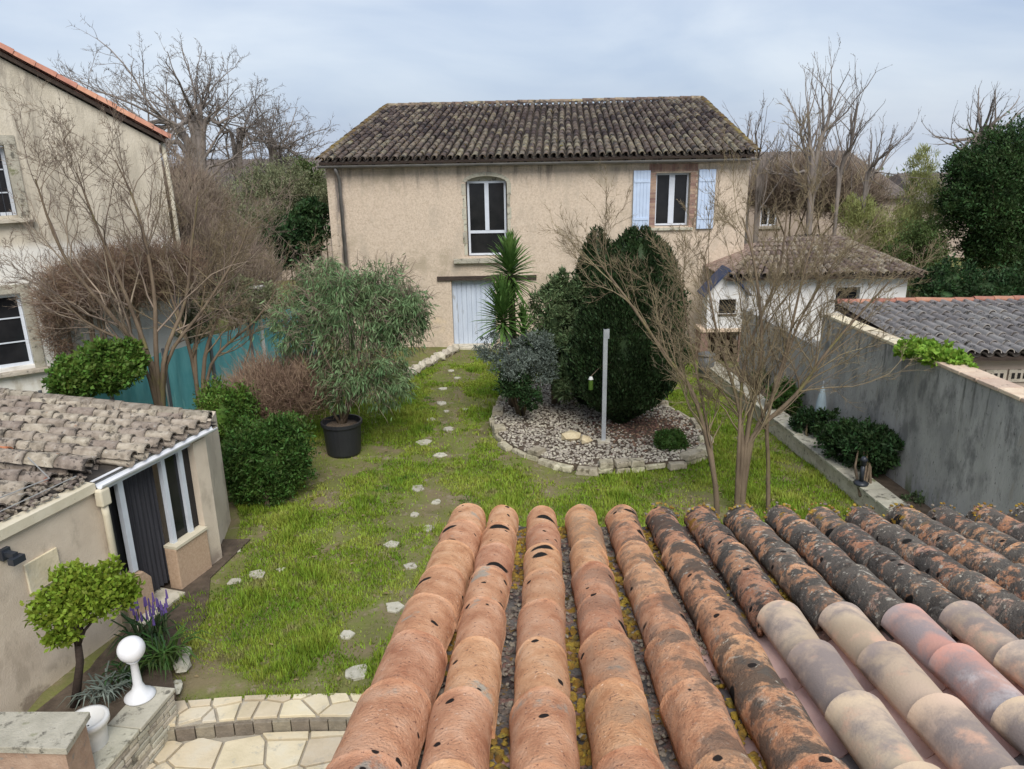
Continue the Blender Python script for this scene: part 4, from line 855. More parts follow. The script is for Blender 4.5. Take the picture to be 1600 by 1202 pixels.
def bl(px, py, Y, rx, ry, rz): p = Q(px, py, Y); return (p.x, p.y, p.z, rx, ry, rz)
shrub('oleander', G(868, 632, .13), [bl(870, 500, 16.2, .62, .6, .85), bl(850, 560, 15.9, .6, .5, .6), bl(890, 570, 15.6, .55, .5, .75), bl(885, 455, 16.2, .45, .4, .4)], 15000, .13, .035, m_olive, 'leafy mid green shrub between the yucca and the dark conifers', puffs=12, pf=.3, core=.45, up=.6, shell=.5)
shrub('grey_shrub', G(815, 648, .13), [bl(775, 545, 15.2, .45, .4, .28), bl(835, 545, 15.3, .5, .4, .32), bl(805, 570, 15.0, .5, .4, .3), bl(850, 575, 15.2, .3, .3, .3)], 9000, .075, .02, m_greyleaf, 'silver grey spreading shrub in front of the yucca', up=.2, shell=.3)
shrub('low_shrub', G(815, 650, .13), [bl(805, 600, 15.0, .36, .3, .35), bl(830, 625, 14.9, .2, .2, .25)], 3500, .08, .035, m_bushd, 'dark leafy undergrowth beneath the silver grey shrub', stems=3)
shrub('dome_plant', G(1048, 700, .13), [bl(1048, 690, 13.6, .30, .27, .2)], 5000, .05, .02, m_bush, 'small round green cushion plant at the right of the gravel bed', stems=0, core=.8, shell=.8, up=.5)
YU = empty('yucca', G(800, 636, .13)); tag(YU, 'tall yucca with two heads of sword shaped leaves in front of the farmhouse', 'yucca')
ly = MB(); ly.add([(0, -.018, 0), (0, .018, 0), (.28, -.036, .03), (.28, .036, .03), (.28, 0, .018), (0, 0, -.01), (.56, -.022, .01), (.56, .022, .01), (.56, 0, .003), (.68, 0, -.03)], [(0, 5, 4, 2), (5, 1, 3, 4), (2, 4, 8, 6), (4, 3, 7, 8), (6, 8, 9), (8, 7, 9)]); lyme = ly.mesh('leaf', m_yucca)
hd1, hd2 = Q(797, 425, 15.9), Q(785, 492, 15.5)
for c, nl_, sc_, lo_ in ((hd1, 190, .98, -55), (hd2, 170, .98, -35), (Q(818, 520, 15.6), 60, .7, -30)):
    for i in range(nl_):
        el = R_(lo_ + (88 - lo_) * ((i + .5) / nl_) ** .8); a = i * 2.39996 + U(-.2, .2); s_ = sc_ * U(.8, 1.1)
        M = Matrix.Translation(c + Vector((0, 0, .55 * (i / nl_ - .5)))) @ Matrix.Rotation(a, 4, 'Z') @ Matrix.Rotation(-el, 4, 'Y') @ Matrix.Scale(s_, 4); link('leaf', lyme, YU, inv(YU) @ M)
tb = MB(); base = G(800, 636, .1); tb.tube([base, base.lerp(hd1, .5) + Vector((.05, 0, 0)), hd1], [.09, .08, .07], 8); tb.tube([base + Vector((.05, -.05, 0)), base.lerp(hd2, .6), hd2], [.07, .06, .05], 8); tb.build('trunk', m_bark, YU, world=True, smooth=True)

# ================================================================== POTTED TREE
PT = empty('plant_pot', G(538, 708, 0)); tag(PT, 'large round black plastic pot standing on the lawn', 'pot')
MB().lathe([(.30, 0), (.33, .05), (.37, .60), (.40, .62), (.40, .68), (.365, .68), (.35, .58), (.3, .56), (.02, .56)], n=28, close=False).build('pot_wall', m_pot, PT, smooth=False); MB().lathe([(.35, .54), (.3, .60), (.01, .63)], n=20, close=False).build('potting_soil', m_soil, PT, smooth=True)
pb_ = G(538, 708, 0) + Vector((0, 0, .55)); TT = empty('potted_tree', pb_); tag(TT, 'bushy grey green tree with drooping leaves growing in the black pot', 'tree')
limbs = []
for (tx, ty, Y) in ((480, 450, 14.3), (530, 430, 14.6), (590, 420, 14.5), (640, 470, 14.2), (450, 520, 13.9), (570, 500, 13.7), (620, 540, 13.9), (500, 540, 13.5)):
    e = Q(tx, ty, Y); limbs.append(([pb_ + Vector((U(-.08, .08), U(-.08, .08), 0)), pb_.lerp(e, .5) + Vector((U(-.1, .1), U(-.1, .1), .18)), e], [.035, .022, .008]))
mb = MB()
for pts, r in limbs: mb.tube(pts, r, 6)
mb.build('trunk', m_bark, TT, world=True, smooth=True)
bls = [bl(545, 500, 14.3, 1.05, .9, .85), bl(470, 510, 14.2, .6, .6, .6), bl(590, 450, 14.5, .65, .6, .55), bl(625, 500, 14.2, .55, .6, .65), bl(560, 590, 13.9, .8, .6, .5), bl(500, 440, 14.7, .5, .5, .5), bl(640, 480, 14.1, .35, .4, .4), bl(600, 600, 14, .5, .5, .45)]
bls2 = bls + puff(bls, 7, .34, .92); P, O = blobpts(bls2, 24000, .15, 14, .16); # hanging sprays
k = rng.random(len(P)) < .97; P = P[k]; O = O[k]; D = O * .5 + np.array([0, 0, -.75]) + rng.normal(size=P.shape) * .35; V, F = leaves(P, D, .14, .022, .08); link('crown', npmesh('crown', local_np(V, TT), F, m_willow), TT)
C2, O2 = blobpts(bls, 2600, .2, 6, .12); V, F = twigs(C2, O2 * .8 + np.array([0, 0, .4]) + rng.normal(size=C2.shape) * .3, .45, .006, .8); link('twigs', npmesh('twigs', local_np(V, TT), F, m_twigbrown), TT)

# ================================================================== SHRUBS AND TREES, LEFT
shrub('round_bush', G(418, 790, 0), [bl(415, 715, 12.0, .72, .68, .68), bl(385, 735, 11.9, .5, .5, .55), bl(445, 690, 12.2, .45, .45, .45)], 22000, .075, .028, m_bush, 'dense round bright green bush beside the garden room corner', puffs=16, pf=.3, core=.55, shell=.78, up=.5, stems=3)
shrub('green_bush', G(355, 690, 0) , [bl(345, 650, 13.0, .45, .45, .6), bl(370, 640, 13.3, .4, .4, .45)], 8000, .08, .032, m_ivy, 'smaller yellow green bush behind the garden room roof', core=.7, stems=3)
t = empty('twiggy_shrub', G(440, 690, 0)); tag(t, 'rusty brown leafless dome shrub between fence and potted tree', 'shrub')
twigmass('twigs', [bl(440, 610, 14.2, 1.0, .8, .6), bl(400, 630, 14.0, .7, .6, .55), bl(485, 600, 14.2, .6, .6, .55)], 14000, .36, .0045, m_twigrust, t, out=.8, up=.8, jit=.4, shell=.1)
t2 = G(440, 690, 0); mb = MB()
for i in range(12): mb.tube([t2 + Vector((U(-.1, .1), U(-.1, .1), 0)), t2 + Vector((U(-.5, .5), U(-.4, .4), .7))], [.02, .008], 5)
mb.build('stem', m_bark, t, world=True)
K = dict(seg=7, wob=.14, up=.05, n=[15, 10, 7, 4], ang=.62, len=.42, rf=.5, rmin=.0040, max=3, **{'from': .3})
def lim(base, *pts): return [base] + [Q(*p) for p in pts]
b1 = Q(248, 640, 13.9); b1.z = .1
bare_tree('bare_tree', b1, [
    (lim(b1, (240, 575, 13.9), (180, 500, 13.7), (100, 400, 13.4), (55, 280, 13.2)), .07, .012), (lim(b1, (235, 570, 13.9), (200, 470, 14), (150, 350, 14.0), (120, 270, 14)), .06, .01),
    (lim(b1, (245, 570, 13.9), (240, 450, 14.2), (215, 330, 14.3), (180, 250, 14.4)), .06, .01), (lim(b1, (255, 570, 13.9), (290, 470, 14.4), (300, 380, 14.5), (310, 300, 14.6)), .055, .01),
    (lim(b1, (220, 560, 13.8), (130, 500, 13.5), (60, 430, 13.2)), .045, .01), (lim(b1, (260, 570, 14), (320, 480, 14.3), (370, 400, 14.5), (390, 350, 14.5)), .05, .01)], K,
    'many stemmed leafless tree behind the garden room roof, left of the teal fence', mtwig=m_twigbrown)
b2_ = Q(312, 640, 14.6); b2_.z = .1
bare_tree('bare_tree', b2_, [(lim(b2_, (300, 560, 14.6), (270, 470, 14.8), (250, 400, 15)), .055, .01), (lim(b2_, (320, 560, 14.6), (350, 470, 14.8), (360, 390, 15)), .055, .01), (lim(b2_, (330, 570, 14.6), (400, 500, 14.5), (440, 440, 14.6)), .045, .008), (lim(b2_, (305, 560, 14.6), (320, 450, 15), (330, 370, 15)), .045, .01)], K,
    'slim leafless tree standing against the teal fence', mtwig=m_twig)
# brown creeper hummock against the neighbour house
t = empty('creeper_thicket', Q(140, 560, 15)); t.location.z = 0; tag(t, 'brown leafless creeper hummock against the grey neighbour house', 'creeper')
t.matrix_basis = Matrix.Translation(t.location)
twigmass('twigs', [bl(150, 440, 15.0, 1.0, .7, .55), bl(100, 470, 14.8, .5, .5, .5), bl(210, 430, 15.2, .8, .7, .6), bl(260, 420, 15.8, .8, .6, .5), bl(85, 520, 14.8, .22, .3, .6)], 15000, .32, .0055, m_twigrust, t, out=.6, up=.2, jit=.8, shell=.3)
mb = MB()
for i in range(10): e = Q(U(80, 230), U(420, 470), 15); mb.tube([(e.x + U(-.2, .2), e.y, 0), (e.x + U(-.1, .1), e.y, e.z * .5), e], [.04, .035, .02], 6)
mb.build('stem', m_bark, t, world=True, smooth=True)
for (nm, bb, n_, mt, Ln, r, lab) in (
    ('thicket', [bl(300, 410, 19.5, 1.9, 1.3, 1.0), bl(255, 370, 19.5, 1.1, 1.2, 1.15), bl(375, 445, 19.2, 1.0, .9, .7)], 20000, m_twigbrown, .5, .0075, 'wide purple brown leafless thicket behind the teal fence'),
    ('thicket', [bl(255, 310, 22, 1.2, 1, 1.0), bl(290, 330, 22, 1.2, 1, .8)], 9000, m_twigbrown, .6, .008, 'leafless brown thicket below the neighbour house corner')):
    p = Q(*{0: (330, 430), 1: (260, 340)}[0 if n_ > 10000 else 1], bb[0][1]); t = empty(nm, (p.x, p.y, 0)); tag(t, lab, 'thicket'); twigmass('twigs', bb, n_, Ln, r, mt, t, up=.9, out=.5, jit=.4, shell=.05)
    mb = MB()
    for i in range(14): c = random.choice(bb); mb.tube([(c[0] + U(-.6, .6) * c[3], c[1], 0), (c[0] + U(-.7, .7) * c[3], c[1], c[2] + U(-.2, .8) * c[5])], [.035, .012], 5)
    mb.build('stem', m_bark, t, world=True)
shrub('laurel', (Q(460, 400, 23).x, 23, 0), [bl(460, 375, 23, .95, .8, .75), bl(430, 395, 22.8, .7, .7, .5), bl(485, 350, 23.2, .6, .6, .7)], 9000, .14, .06, m_bushd, 'dark evergreen shrub beside the left corner of the farmhouse', puffs=10, core=.7, shell=.7)
shrub('tall_shrub', (Q(400, 330, 26).x, 26, 0), [bl(390, 320, 26, 1.6, 1, 1.1), bl(450, 310, 25.5, 1.2, 1, 1.1), bl(350, 340, 26, 1.1, 1, 1.0), bl(490, 300, 25.5, .7, .8, 1.0), bl(420, 280, 26, .9, .8, .5)], 22000, .10, .028, m_thicket, 'tall grey green bushy shrub below the bare trees left of the farmhouse', shell=.35, up=.8, puffs=9, pf=.4)
shrub('tall_shrub', (Q(500, 290, 27).x, 27, 0), [bl(485, 300, 27, .8, .8, 1.0)], 4000, .13, .05, m_greenfar, 'small fresh green shrub touching the farmhouse eave on the left', shell=.35, up=.6)
shrub('laurel', (Q(330, 450, 17).x, 17.6, 0), [bl(385, 470, 18.2, .9, .6, .55), bl(300, 500, 16.8, .5, .5, .5)], 6000, .10, .035, m_thicket, 'low pale green growth along the top of the teal fence', shell=.3)
shrub('ivy_bush', G(150, 640, 0) , [bl(160, 575, 12.9, .52, .45, .42), bl(125, 590, 12.6, .4, .4, .3), bl(195, 560, 13.3, .35, .35, .3), bl(105, 600, 12.4, .3, .3, .15)], 12000, .09, .05, m_ivy, 'glossy bright green ivy bush above the garden room roof', puffs=10, pf=.35, core=.6, shell=.65, stems=4)
pp = Q(401, 450, 18.6); bp_ = empty('pedestal', (pp.x, pp.y, 0)); tag(bp_, 'pale bird table on a thin pole showing over the teal fence', 'bird table')
MB().tube([(0, 0, 0), (0, 0, pp.z)], .05, 8).build('pole', m_whitepot, bp_); MB().b2((-.17, -.15, pp.z), (.17, .15, pp.z + .05)).build('tray', m_whitepot, bp_, bevel=.01)

# big bare trees behind
KB2 = dict(seg=7, wob=.13, up=.03, n=[12, 10, 7, 5], ang=.8, len=.36, rf=.5, rmin=.009, max=3, drop=72, **{'from': .22})
def bigtree(bx, Yb, tips, label, r=.28, K=KB2, midx=None, group='leafless trees behind the left houses'):
    base = Q(bx, 330, Yb); base.z = -.5; limbs = []
    for tp in tips:
        e = Q(tp[0], tp[1] + K.get('drop', 0), Yb + U(-1, 1)); fk = Q(bx + (tp[0] - bx) * .12, tp[2] if len(tp) > 2 else 250, Yb); m1 = fk.lerp(e, .5) + Vector((U(-.2, .2), 0, U(-.3, .3)))
        limbs.append(([base, fk, m1, e], r * U(.5, .8), .03))
    return bare_tree('bare_tree', base, limbs, K, label, mbark=m_farbark, mtwig=m_farbark, group=group)
bigtree(312, 33, [(120, 105, 215), (190, 90, 225), (160, 150, 240), (235, 100, 210), (280, 90, 200), (330, 85, 190), (360, 110, 210)], 'largest bare tree, left of centre behind the grey house, with branches over its roof', .26)
bigtree(370, 34, [(340, 120, 230), (385, 130, 220), (420, 150, 230)], 'bare tree with straight trunk in the middle of the tree group', .18)
bigtree(425, 36, [(405, 140, 240), (440, 145, 235), (465, 170, 240), (495, 190, 245), (455, 210, 250)], 'slender bare tree nearest the farmhouse roof, leaning right', .15)
# behind the farmhouse on the right
K3 = dict(seg=6, wob=.10, up=.07, n=[9, 5, 3], ang=.5, len=.30, rf=.5, rmin=.008, max=3, drop=38, **{'from': .2})
bigtree(1270, 27, [(1235, 200, 290), (1262, 130, 270), (1285, 115, 270), (1300, 100, 260), (1250, 170, 280)], 'tall upright bare tree right of the farmhouse roof', .16, K3, group='bare trees right of the farmhouse')
bigtree(1310, 27.5, [(1330, 140, 280), (1340, 125, 270), (1310, 190, 280)], 'bare tree leaning right of the tallest one beyond the farmhouse', .13, K3, group='bare trees right of the farmhouse')
bigtree(1350, 28, [(1385, 200, 290), (1395, 190, 285), (1365, 230, 290)], 'thin bare tree furthest right in the middle group', .10, K3, group='bare trees right of the farmhouse')
bigtree(1185, 29, [(1168, 175, 280), (1180, 170, 280), (1205, 215, 280), (1215, 200, 290)], 'short bare tree just beside the right end of the farmhouse roof', .10, K3, group='bare trees right of the farmhouse')
bigtree(1530, 34, [(1490, 185, 230), (1515, 160, 230), (1560, 145, 220), (1590, 140, 220)], 'bare tree rising behind the big evergreen at the right', .2, K3, group='bare trees right of the farmhouse')
t = empty('twiggy_shrub', (Q(1270, 300, 31).x, 31, 0)); tag(t, 'large rounded brown leafless bush in front of the distant house roof', 'shrub')
twigmass('twigs', [bl(1275, 290, 31, 2.0, 1.5, 1.0), bl(1225, 300, 31, 1.5, 1, .8), bl(1330, 310, 31, 1.3, 1, .9)], 16000, .7, .011, m_twigbrown, t, up=.8, out=.5, shell=.05)
mb = MB()
for i in range(10): mb.tube([(t.location.x + U(-1.5, 1.5), 31, -.1), (t.location.x + U(-2, 2), 31, 3.5)], [.06, .02], 5)
mb.build('stem', m_bark, t, world=True)

# ================================================================== TREES, RIGHT BACKGROUND
shrub('evergreen_tree', (Q(1570, 400, 26).x, 26, -.2), [bl(1560, 310, 25.5, 1.5, 1.7, 1.5), bl(1605, 260, 26, 1.9, 1.7, 1.5), bl(1525, 275, 26, .85, 1.1, .8), bl(1505, 320, 25.5, .65, .9, .7), bl(1650, 330, 26, 2, 2, 2.6), bl(1570, 390, 25.5, 1.3, 1.3, .9)], 90000, .12, .05, m_evergreen, 'big rounded dark evergreen tree at the right edge', cat='tree', core=.5, shell=.5, up=.6, clump=30, spread=.12, stems=6, puffs=26, pf=.34)
shrub('hedge', (Q(1540, 450, 20.5).x, 21, 0), [bl(1480, 440, 21, .7, .7, .6), bl(1540, 455, 20.5, 1.0, .7, .5), bl(1610, 450, 20.5, 1.3, .8, .6), bl(1475, 465, 20, .5, .5, .35)], 14000, .11, .05, m_bushd, 'dark glossy hedge along the back of the low shed roof', cat='hedge', puffs=14, core=.5, shell=.5)
shrub('bamboo', (Q(1385, 380, 28).x, 28, 0), [bl(1350, 360, 28, .85, .8, .9), bl(1390, 370, 27.5, .9, .8, 1.1), bl(1335, 330, 28, .6, .6, .6), bl(1440, 320, 28.5, .75, .8, 1.4), bl(1440, 260, 28.5, .45, .5, .75), bl(1410, 400, 27, 1.0, .8, .9)], 26000, .16, .022, m_bamboo, 'yellow green bamboo clump behind the white garage', cat='bamboo', up=.9, out=.4, shell=.2, jit=.5)
shrub('tall_shrub', (Q(1430, 400, 25.5).x, 25.5, 0), [bl(1430, 400, 25.5, 1.0, .8, 1.1), bl(1460, 370, 26, .7, .7, .8)], 9000, .10, .04, m_greenfar, 'green shrub between bamboo and big evergreen tree', cat='shrub', shell=.4)
# dark distant wood closing the horizon
fw = []
for px in range(-600, 2400, 60):
    Y = 75; p = Q(px, 262, Y)
    if 1380 < px < 1460: continue
    fw.append((p.x, Y + U(-3, 3), p.z - 3.6 + U(-.6, .4), 3.6, 2.5, 3.2))
P, O = blobpts(fw, 26000, .5, 30, .12); V, F = leaves(P, O + np.array([0, 0, .5]) + rng.normal(size=P.shape) * .7, .5, .3); o = link('distant_wood', npmesh('distant_wood', V, F, m_greenfar)); tag(o, 'distant line of trees on the horizon', 'wood', kind='stuff')

# ================================================================== MULTI STEMMED BARE TREE IN THE LAWN
K4 = dict(seg=7, wob=.12, up=.06, n=[18, 12, 8, 4], ang=.52, len=.42, rf=.46, rmin=.0032, max=3, **{'from': .3})
t1, t2, t3, t4 = G(1120, 803), G(1158, 803), G(1200, 803), G(1150, 803)
bare_tree('bare_tree', t2, [
    (lim(t1, (1115, 740, 11.0), (1085, 620, 11.2), (1040, 555, 11.4), (985, 475, 11.6), (940, 415, 11.8)), .05, .012),
    (lim(t1, (1115, 730, 11.0), (1102, 650, 11.2), (1080, 540, 11.5), (1060, 420, 11.8)), .035, .01),
    (lim(t2, (1165, 730, 11.0), (1178, 680, 11.0), (1245, 615, 10.9), (1300, 540, 10.8), (1390, 440, 10.8)), .055, .012),
    (lim(t2, (1163, 720, 11.0), (1172, 650, 11.1), (1190, 540, 11.2), (1180, 420, 11.4), (1160, 340, 11.6)), .055, .01),
    (lim(t4, (1160, 700, 11.0), (1150, 620, 11.2), (1120, 520, 11.4), (1100, 400, 11.6)), .045, .01),
    (lim(t3, (1200, 720, 11.0), (1200, 650, 11.0), (1230, 540, 11.1), (1255, 430, 11.2), (1280, 340, 11.3)), .04, .01),
    (lim(t2, (1175, 690, 11.0), (1215, 600, 11.2), (1250, 500, 11.4), (1310, 400, 11.6)), .045, .01),
    (lim(t4, (1155, 690, 11.0), (1165, 560, 11.4), (1215, 430, 11.8), (1230, 330, 12)), .04, .01)], K4,
    'leafless multi stemmed tree with ochre twigs rising from the lawn at right', mtwig=m_twig)

# ================================================================== PLANTS ON THE RIGHT BED AND WALL
def plant(px, py, z, bl_, n, Ln, Wd, mat, lab, **kw): return shrub(kw.pop('name', 'shrub'), G(px, py, z), bl_, n, Ln, Wd, mat, lab, **kw)
plant(1350, 770, .24, [bl(1360, 700, 11.9, .45, .35, .42), bl(1320, 690, 12.4, .4, .3, .35), bl(1385, 700, 11.7, .3, .25, .3)], 9000, .085, .04, m_bushd, 'largest dark green shrub in the bed against the grey wall', core=.6, shell=.5)
plant(1420, 800, .24, [bl(1425, 790, 10.9, .3, .22, .22)], 1500, .06, .03, m_olive, 'sparse low plant at the foot of the wall near the tiles', stems=2)
plant(1225, 650, .24, [bl(1225, 620, 15.2, .32, .3, .35)], 3000, .08, .035, m_bush, 'small green shrub in the far part of the kerbed bed', stems=3)
plant(1260, 690, .24, [bl(1262, 660, 13.8, .28, .25, .3), bl(1290, 660, 13.4, .22, .2, .3)], 3500, .08, .035, m_bushd, 'small dark shrub beside the pale blue folded cover', stems=3)
plant(1195, 600, .24, [bl(1195, 590, 17, .3, .3, .3)], 1500, .08, .03, m_olive, 'tiny shrub in the bed close to the barbecue', stems=2)
pc = G(1278, 680, .24); pa = empty('folded_cover', pc); tag(pa, 'pale blue grey folded parasol cover leaning in the bed by the wall', 'parasol cover')
MB().lathe([(.05, 0), (.13, .1), (.12, .35), (.09, .7), (.04, .95), (.01, 1.0)], n=9).build('cloth', m_palecloth, pa, smooth=True); MB().tube([(0, 0, .9), (0, 0, 1.1)], .015, 6).build('pole_tip', m_steel, pa)
lc = G(1345, 757, .35); la = empty('garden_lamp', lc); tag(la, 'short dark bollard lamp standing on the kerb coping', 'lamp')
MB().lathe([(.11, 0), (.12, .03), (.06, .06)], n=14).build('base', m_blacklamp, la, smooth=True); MB().lathe([(.035, .061), (.035, .34)], n=10).build('stem', m_blacklamp, la, smooth=True); MB().lathe([(.05, .341), (.05, .42), (.07, .43), (.03, .48), (.005, .49)], n=12).build('head', m_blacklamp, la, smooth=True)
wp = empty('wall_plant', Q(1450, 550, 11.4)); tag(wp, 'bright green leafy plant sprawling over the top of the grey wall', 'plant')
foliage('foliage', [bl(1430, 545, 11.6, .28, .35, .12), bl(1465, 555, 11.2, .3, .35, .13), bl(1495, 565, 10.9, .2, .3, .1)], 3600, .08, .06, m_wallplant, wp, shell=.5, up=.5)

# ================================================================== STEPPING STONES
STL = ['large pale stepping stone nearest the patio, beside the roof edge', 'small pale stepping stone in dark green grass, second from the patio', 'pale stepping stone half hidden by the roof edge, third from the patio', 'squarish pale stepping stone left of the top of the leftmost tile row',
 'small pale stone just beside the edge of the leftmost tile row', 'small pale stepping stone just beyond and left of the first tile row end', 'greyish stepping stone close to the outer end of the leftmost tile row', 'bright square stepping stone alone in mid lawn, nearest level with the bed front',
 'thin pale stepping stone to the right of the bright square one', 'bright stepping stone level with the front left of the stone edged bed', 'widest flat grey stepping stone, level with the plant pot', 'stepping stone just beyond the widest one, toward the farmhouse',
 'stepping stone to the left of the path, nearest the potted tree branches', 'flat stepping stone on the path level with the middle of the potted tree', 'tiny stepping stone beside the path just before the last few', 'stepping stone on the path near the stone edging',
 'tiny stepping stone nearest the island bed and grey shrub', 'second last stepping stone before the farmhouse door', 'last stepping stone before the farmhouse door',
 'flat pale stone touching the corner of the garden room', 'pale flat stone in the grass, middle one beside the soil strip', 'smaller pale stone left of its neighbour at the soil strip', 'tiny pale stone out in the grass, farthest from the garden room']
for i, (px, py, s_) in enumerate([(557, 1050, .26), (541, 990, .17), (617, 946, .25), (612, 851, .20), (641, 882, .17), (648, 803, .15), (668, 824, .2), (652, 761, .24), (682, 783, .17), (688, 708, .24), (662, 688, .3), (701, 669, .22), (672, 655, .2), (690, 631, .24), (698, 643, .13), (692, 608, .2), (726, 640, .14), (714, 590, .16), (705, 578, .16), (361, 858, .3), (402, 897, .24), (368, 907, .18), (440, 890, .12)]):
    p = G(px, py, .03); n_ = random.randint(5, 7); a0 = U(0, 6); poly = [(p.x + s_ * .55 * math.cos(a0 + 6.283 * k_ / n_) * U(.75, 1.2), p.y + s_ * .55 * math.sin(a0 + 6.283 * k_ / n_) * U(.75, 1.2)) for k_ in range(n_)]
    o = link('stepping_stone' if i < 19 else 'flat_stone', MB().prism([(q[0] - p.x, q[1] - p.y) for q in poly], -.05, .035, .008).mesh('stepping_stone', m_whitestone), M=Matrix.Translation((p.x, p.y, .018 * math.sin(1.7 * p.x + .6 * p.y) + .018 * math.sin(1.1 * p.y - p.x) - .008)))
    tag(o, STL[i], 'stepping stone' if i < 19 else 'stone', 'stepping stones across the lawn' if i < 19 else 'loose flat stones near the garden room')
# ================================================================== BOTTOM LEFT CORNER
DW = empty('dry_stone_wall', G(230, 1110, .35)); tag(DW, 'low dry stone retaining wall beside the patio under the globe lamp', 'stone wall')
r0_, r1_ = G(272, 1075, .33), G(160, 1202, .33); r1_ = r0_ + (r1_ - r0_) * 2.2; dr_ = (r1_ - r0_); dr_.z = 0; Ld = dr_.length; ad = math.atan2(dr_.y, dr_.x); nn_ = Vector((dr_.y, -dr_.x, 0)).normalized()
nn_ = nn_ if nn_.x < 0 else -nn_
for c in range(9):
    s = 0
    while s < Ld:
        l = U(.12, .34); p = r0_ + dr_ * ((s + l / 2) / Ld) + nn_ * (.15 + U(-.012, .012)); MB().box((p.x, p.y, -.27 + c * .062), (l - .008, .30, .054), ad + U(-.02, .02)).build('stone', m_stone if random.random() < .6 else m_coping, DW, world=True, bevel=.008); s += l
MB().box(tuple((r0_ + r1_) / 2 + nn_ * .17 - Vector((0, 0, .36)))[:3], (Ld, .24, .6), ad).build('core', m_joint, DW, world=True)
s = 0
while s < Ld:
    l = U(.4, .6); p = r0_ + dr_ * ((s + l / 2) / Ld) + nn_ * .16; MB().box((p.x, p.y, .31), (l - .01, .36, .05), ad + U(-.02, .02)).build('cap_stone', m_coping, DW, world=True, bevel=.01); s += l
# soil behind the wall
MB().prism([(r0_.x - .1, r0_.y + .2), (r0_.x - .25, r0_.y), (r1_.x - .3, r1_.y), (-6.4, 3.5), (-5.2, 6.0), (-4.72, 7.6), (-4.0, 7.4)], -.3, .12).build('planting_soil', m_soil, kind='structure')
gl = G(219, 1088, .34); GLo = empty('globe_lamp', gl); tag(GLo, 'white globe garden lamp on a flared white stand on the stone wall', 'lamp')
MB().lathe([(.15, 0), (.15, .015), (.12, .04), (.07, .09), (.045, .16), (.035, .40), (.05, .42), (.07, .44)], n=24).build('stand', m_white, GLo, smooth=True)
MB().lathe([(max(.004, .132 * math.sin(math.pi * i / 14)), .565 - .132 * math.cos(math.pi * i / 14)) for i in range(15)], n=28).build('globe', m_globe, GLo, smooth=True)
WP = empty('white_pot', G(146, 1172, .26)); tag(WP, 'round white ceramic pot with wide rim beside the stone pillar', 'pot')
MB().lathe([(.13, -.1), (.15, .2), (.16, .30), (.19, .31), (.19, .36), (.15, .365), (.13, .30), (.01, .28)], n=26, close=False).build('bowl', m_whitepot, WP, smooth=True)
zc = .95; PI_ = empty('stone_pillar', G(60, 1140, zc) - Vector((0, 0, zc))); tag(PI_, 'square stone capped pillar with reddish brick side in the lower left corner', 'pillar')
c0 = [G(-60, 1112, zc), G(140, 1112, zc), G(103, 1170, zc), G(-90, 1165, zc)]; cen = sum(c0, Vector()) / 4
MB().prism([(p.x, p.y) for p in c0[::-1]], zc - .06, zc, .008).build('cap_slab', m_coping, PI_, world=True)
MB().prism([((p.x - cen.x) * .93 + cen.x, (p.y - cen.y) * .86 + cen.y) for p in c0[::-1]], -.3, zc - .062).build('shaft', m_brick, PI_, world=True)
# small lime green tree
tb_ = G(117, 1105, .1); LT = empty('small_tree', tb_); tag(LT, 'little bright lime green tree with a dark trunk by the cream wall', 'tree')
c = Q(125, 945, 6.75); mb = MB(); mb.tube([tb_, tb_.lerp(c, .45) + Vector((.03, 0, 0)), tb_.lerp(c, .62)], [.05, .04, .035], 8)
for i in range(9): a = i * .7; e = c + Vector((math.cos(a) * .3, math.sin(a) * .25, U(-.1, .2))); mb.tube([tb_.lerp(c, .6), tb_.lerp(c, .75) + Vector((U(-.08, .08), U(-.08, .08), 0)), e], [.03, .018, .007], 5)
mb.build('trunk', m_darkwood, LT, world=True, smooth=True)
foliage('crown', [bl(130, 935, 6.7, .36, .32, .2), bl(85, 950, 6.6, .22, .22, .15), bl(185, 925, 6.9, .22, .2, .17), bl(120, 905, 6.8, .25, .22, .12), bl(178, 885, 7.0, .08, .08, .1), bl(100, 990, 6.6, .18, .15, .08)], 6500, .06, .04, m_lime, LT, shell=.3, clump=12, spread=.14, up=.4)
# strap leaved plants and lavender
def strap(name, base, n_, Ln, wd, mat, lab, cat):
    t = empty(name, base); tag(t, lab, cat); mb = MB()
    for i in range(n_):
        a = U(0, 6.283); b_ = Vector(base) + Vector((U(-.12, .12), U(-.12, .12), 0)); l = Ln * U(.6, 1.15); dx_ = Vector((math.cos(a), math.sin(a), 0)); sx = Vector((-dx_.y, dx_.x, 0)) * wd; q = [b_, b_ + dx_ * l * .25 + Vector((0, 0, l * .5)), b_ + dx_ * l * .6 + Vector((0, 0, l * .62)), b_ + dx_ * l * .95 + Vector((0, 0, l * .35))]
        mb.add([q[0] - sx, q[0] + sx, q[1] - sx, q[1] + sx, q[2] - sx * .8, q[2] + sx * .8, q[3]], [(0, 1, 3, 2), (2, 3, 5, 4), (4, 5, 6)])
    mb.build('leaves', mat, t, world=True, kind='stuff'); return t
strap('iris', G(258, 1040, .1), 75, .48, .012, m_bush, 'clump of dark strap leaves right of the globe lamp', 'iris')
strap('iris', G(235, 1010, .1), 60, .5, .012, m_bushd, 'clump of strap leaves behind the globe lamp under the lavender', 'iris')
strap('iris', G(165, 1090, .12), 60, .34, .010, m_greyleaf, 'low grey green tuft at the foot of the lime tree', 'plant')
strap('iris', G(205, 1060, .12), 50, .30, .012, m_bushd, 'dark low tuft between lime tree and globe lamp', 'plant')
LV = empty('lavender', G(235, 1000, .1)); tag(LV, 'purple flowering lavender spikes rising behind the globe lamp', 'lavender'); ls = MB(); lf = MB()
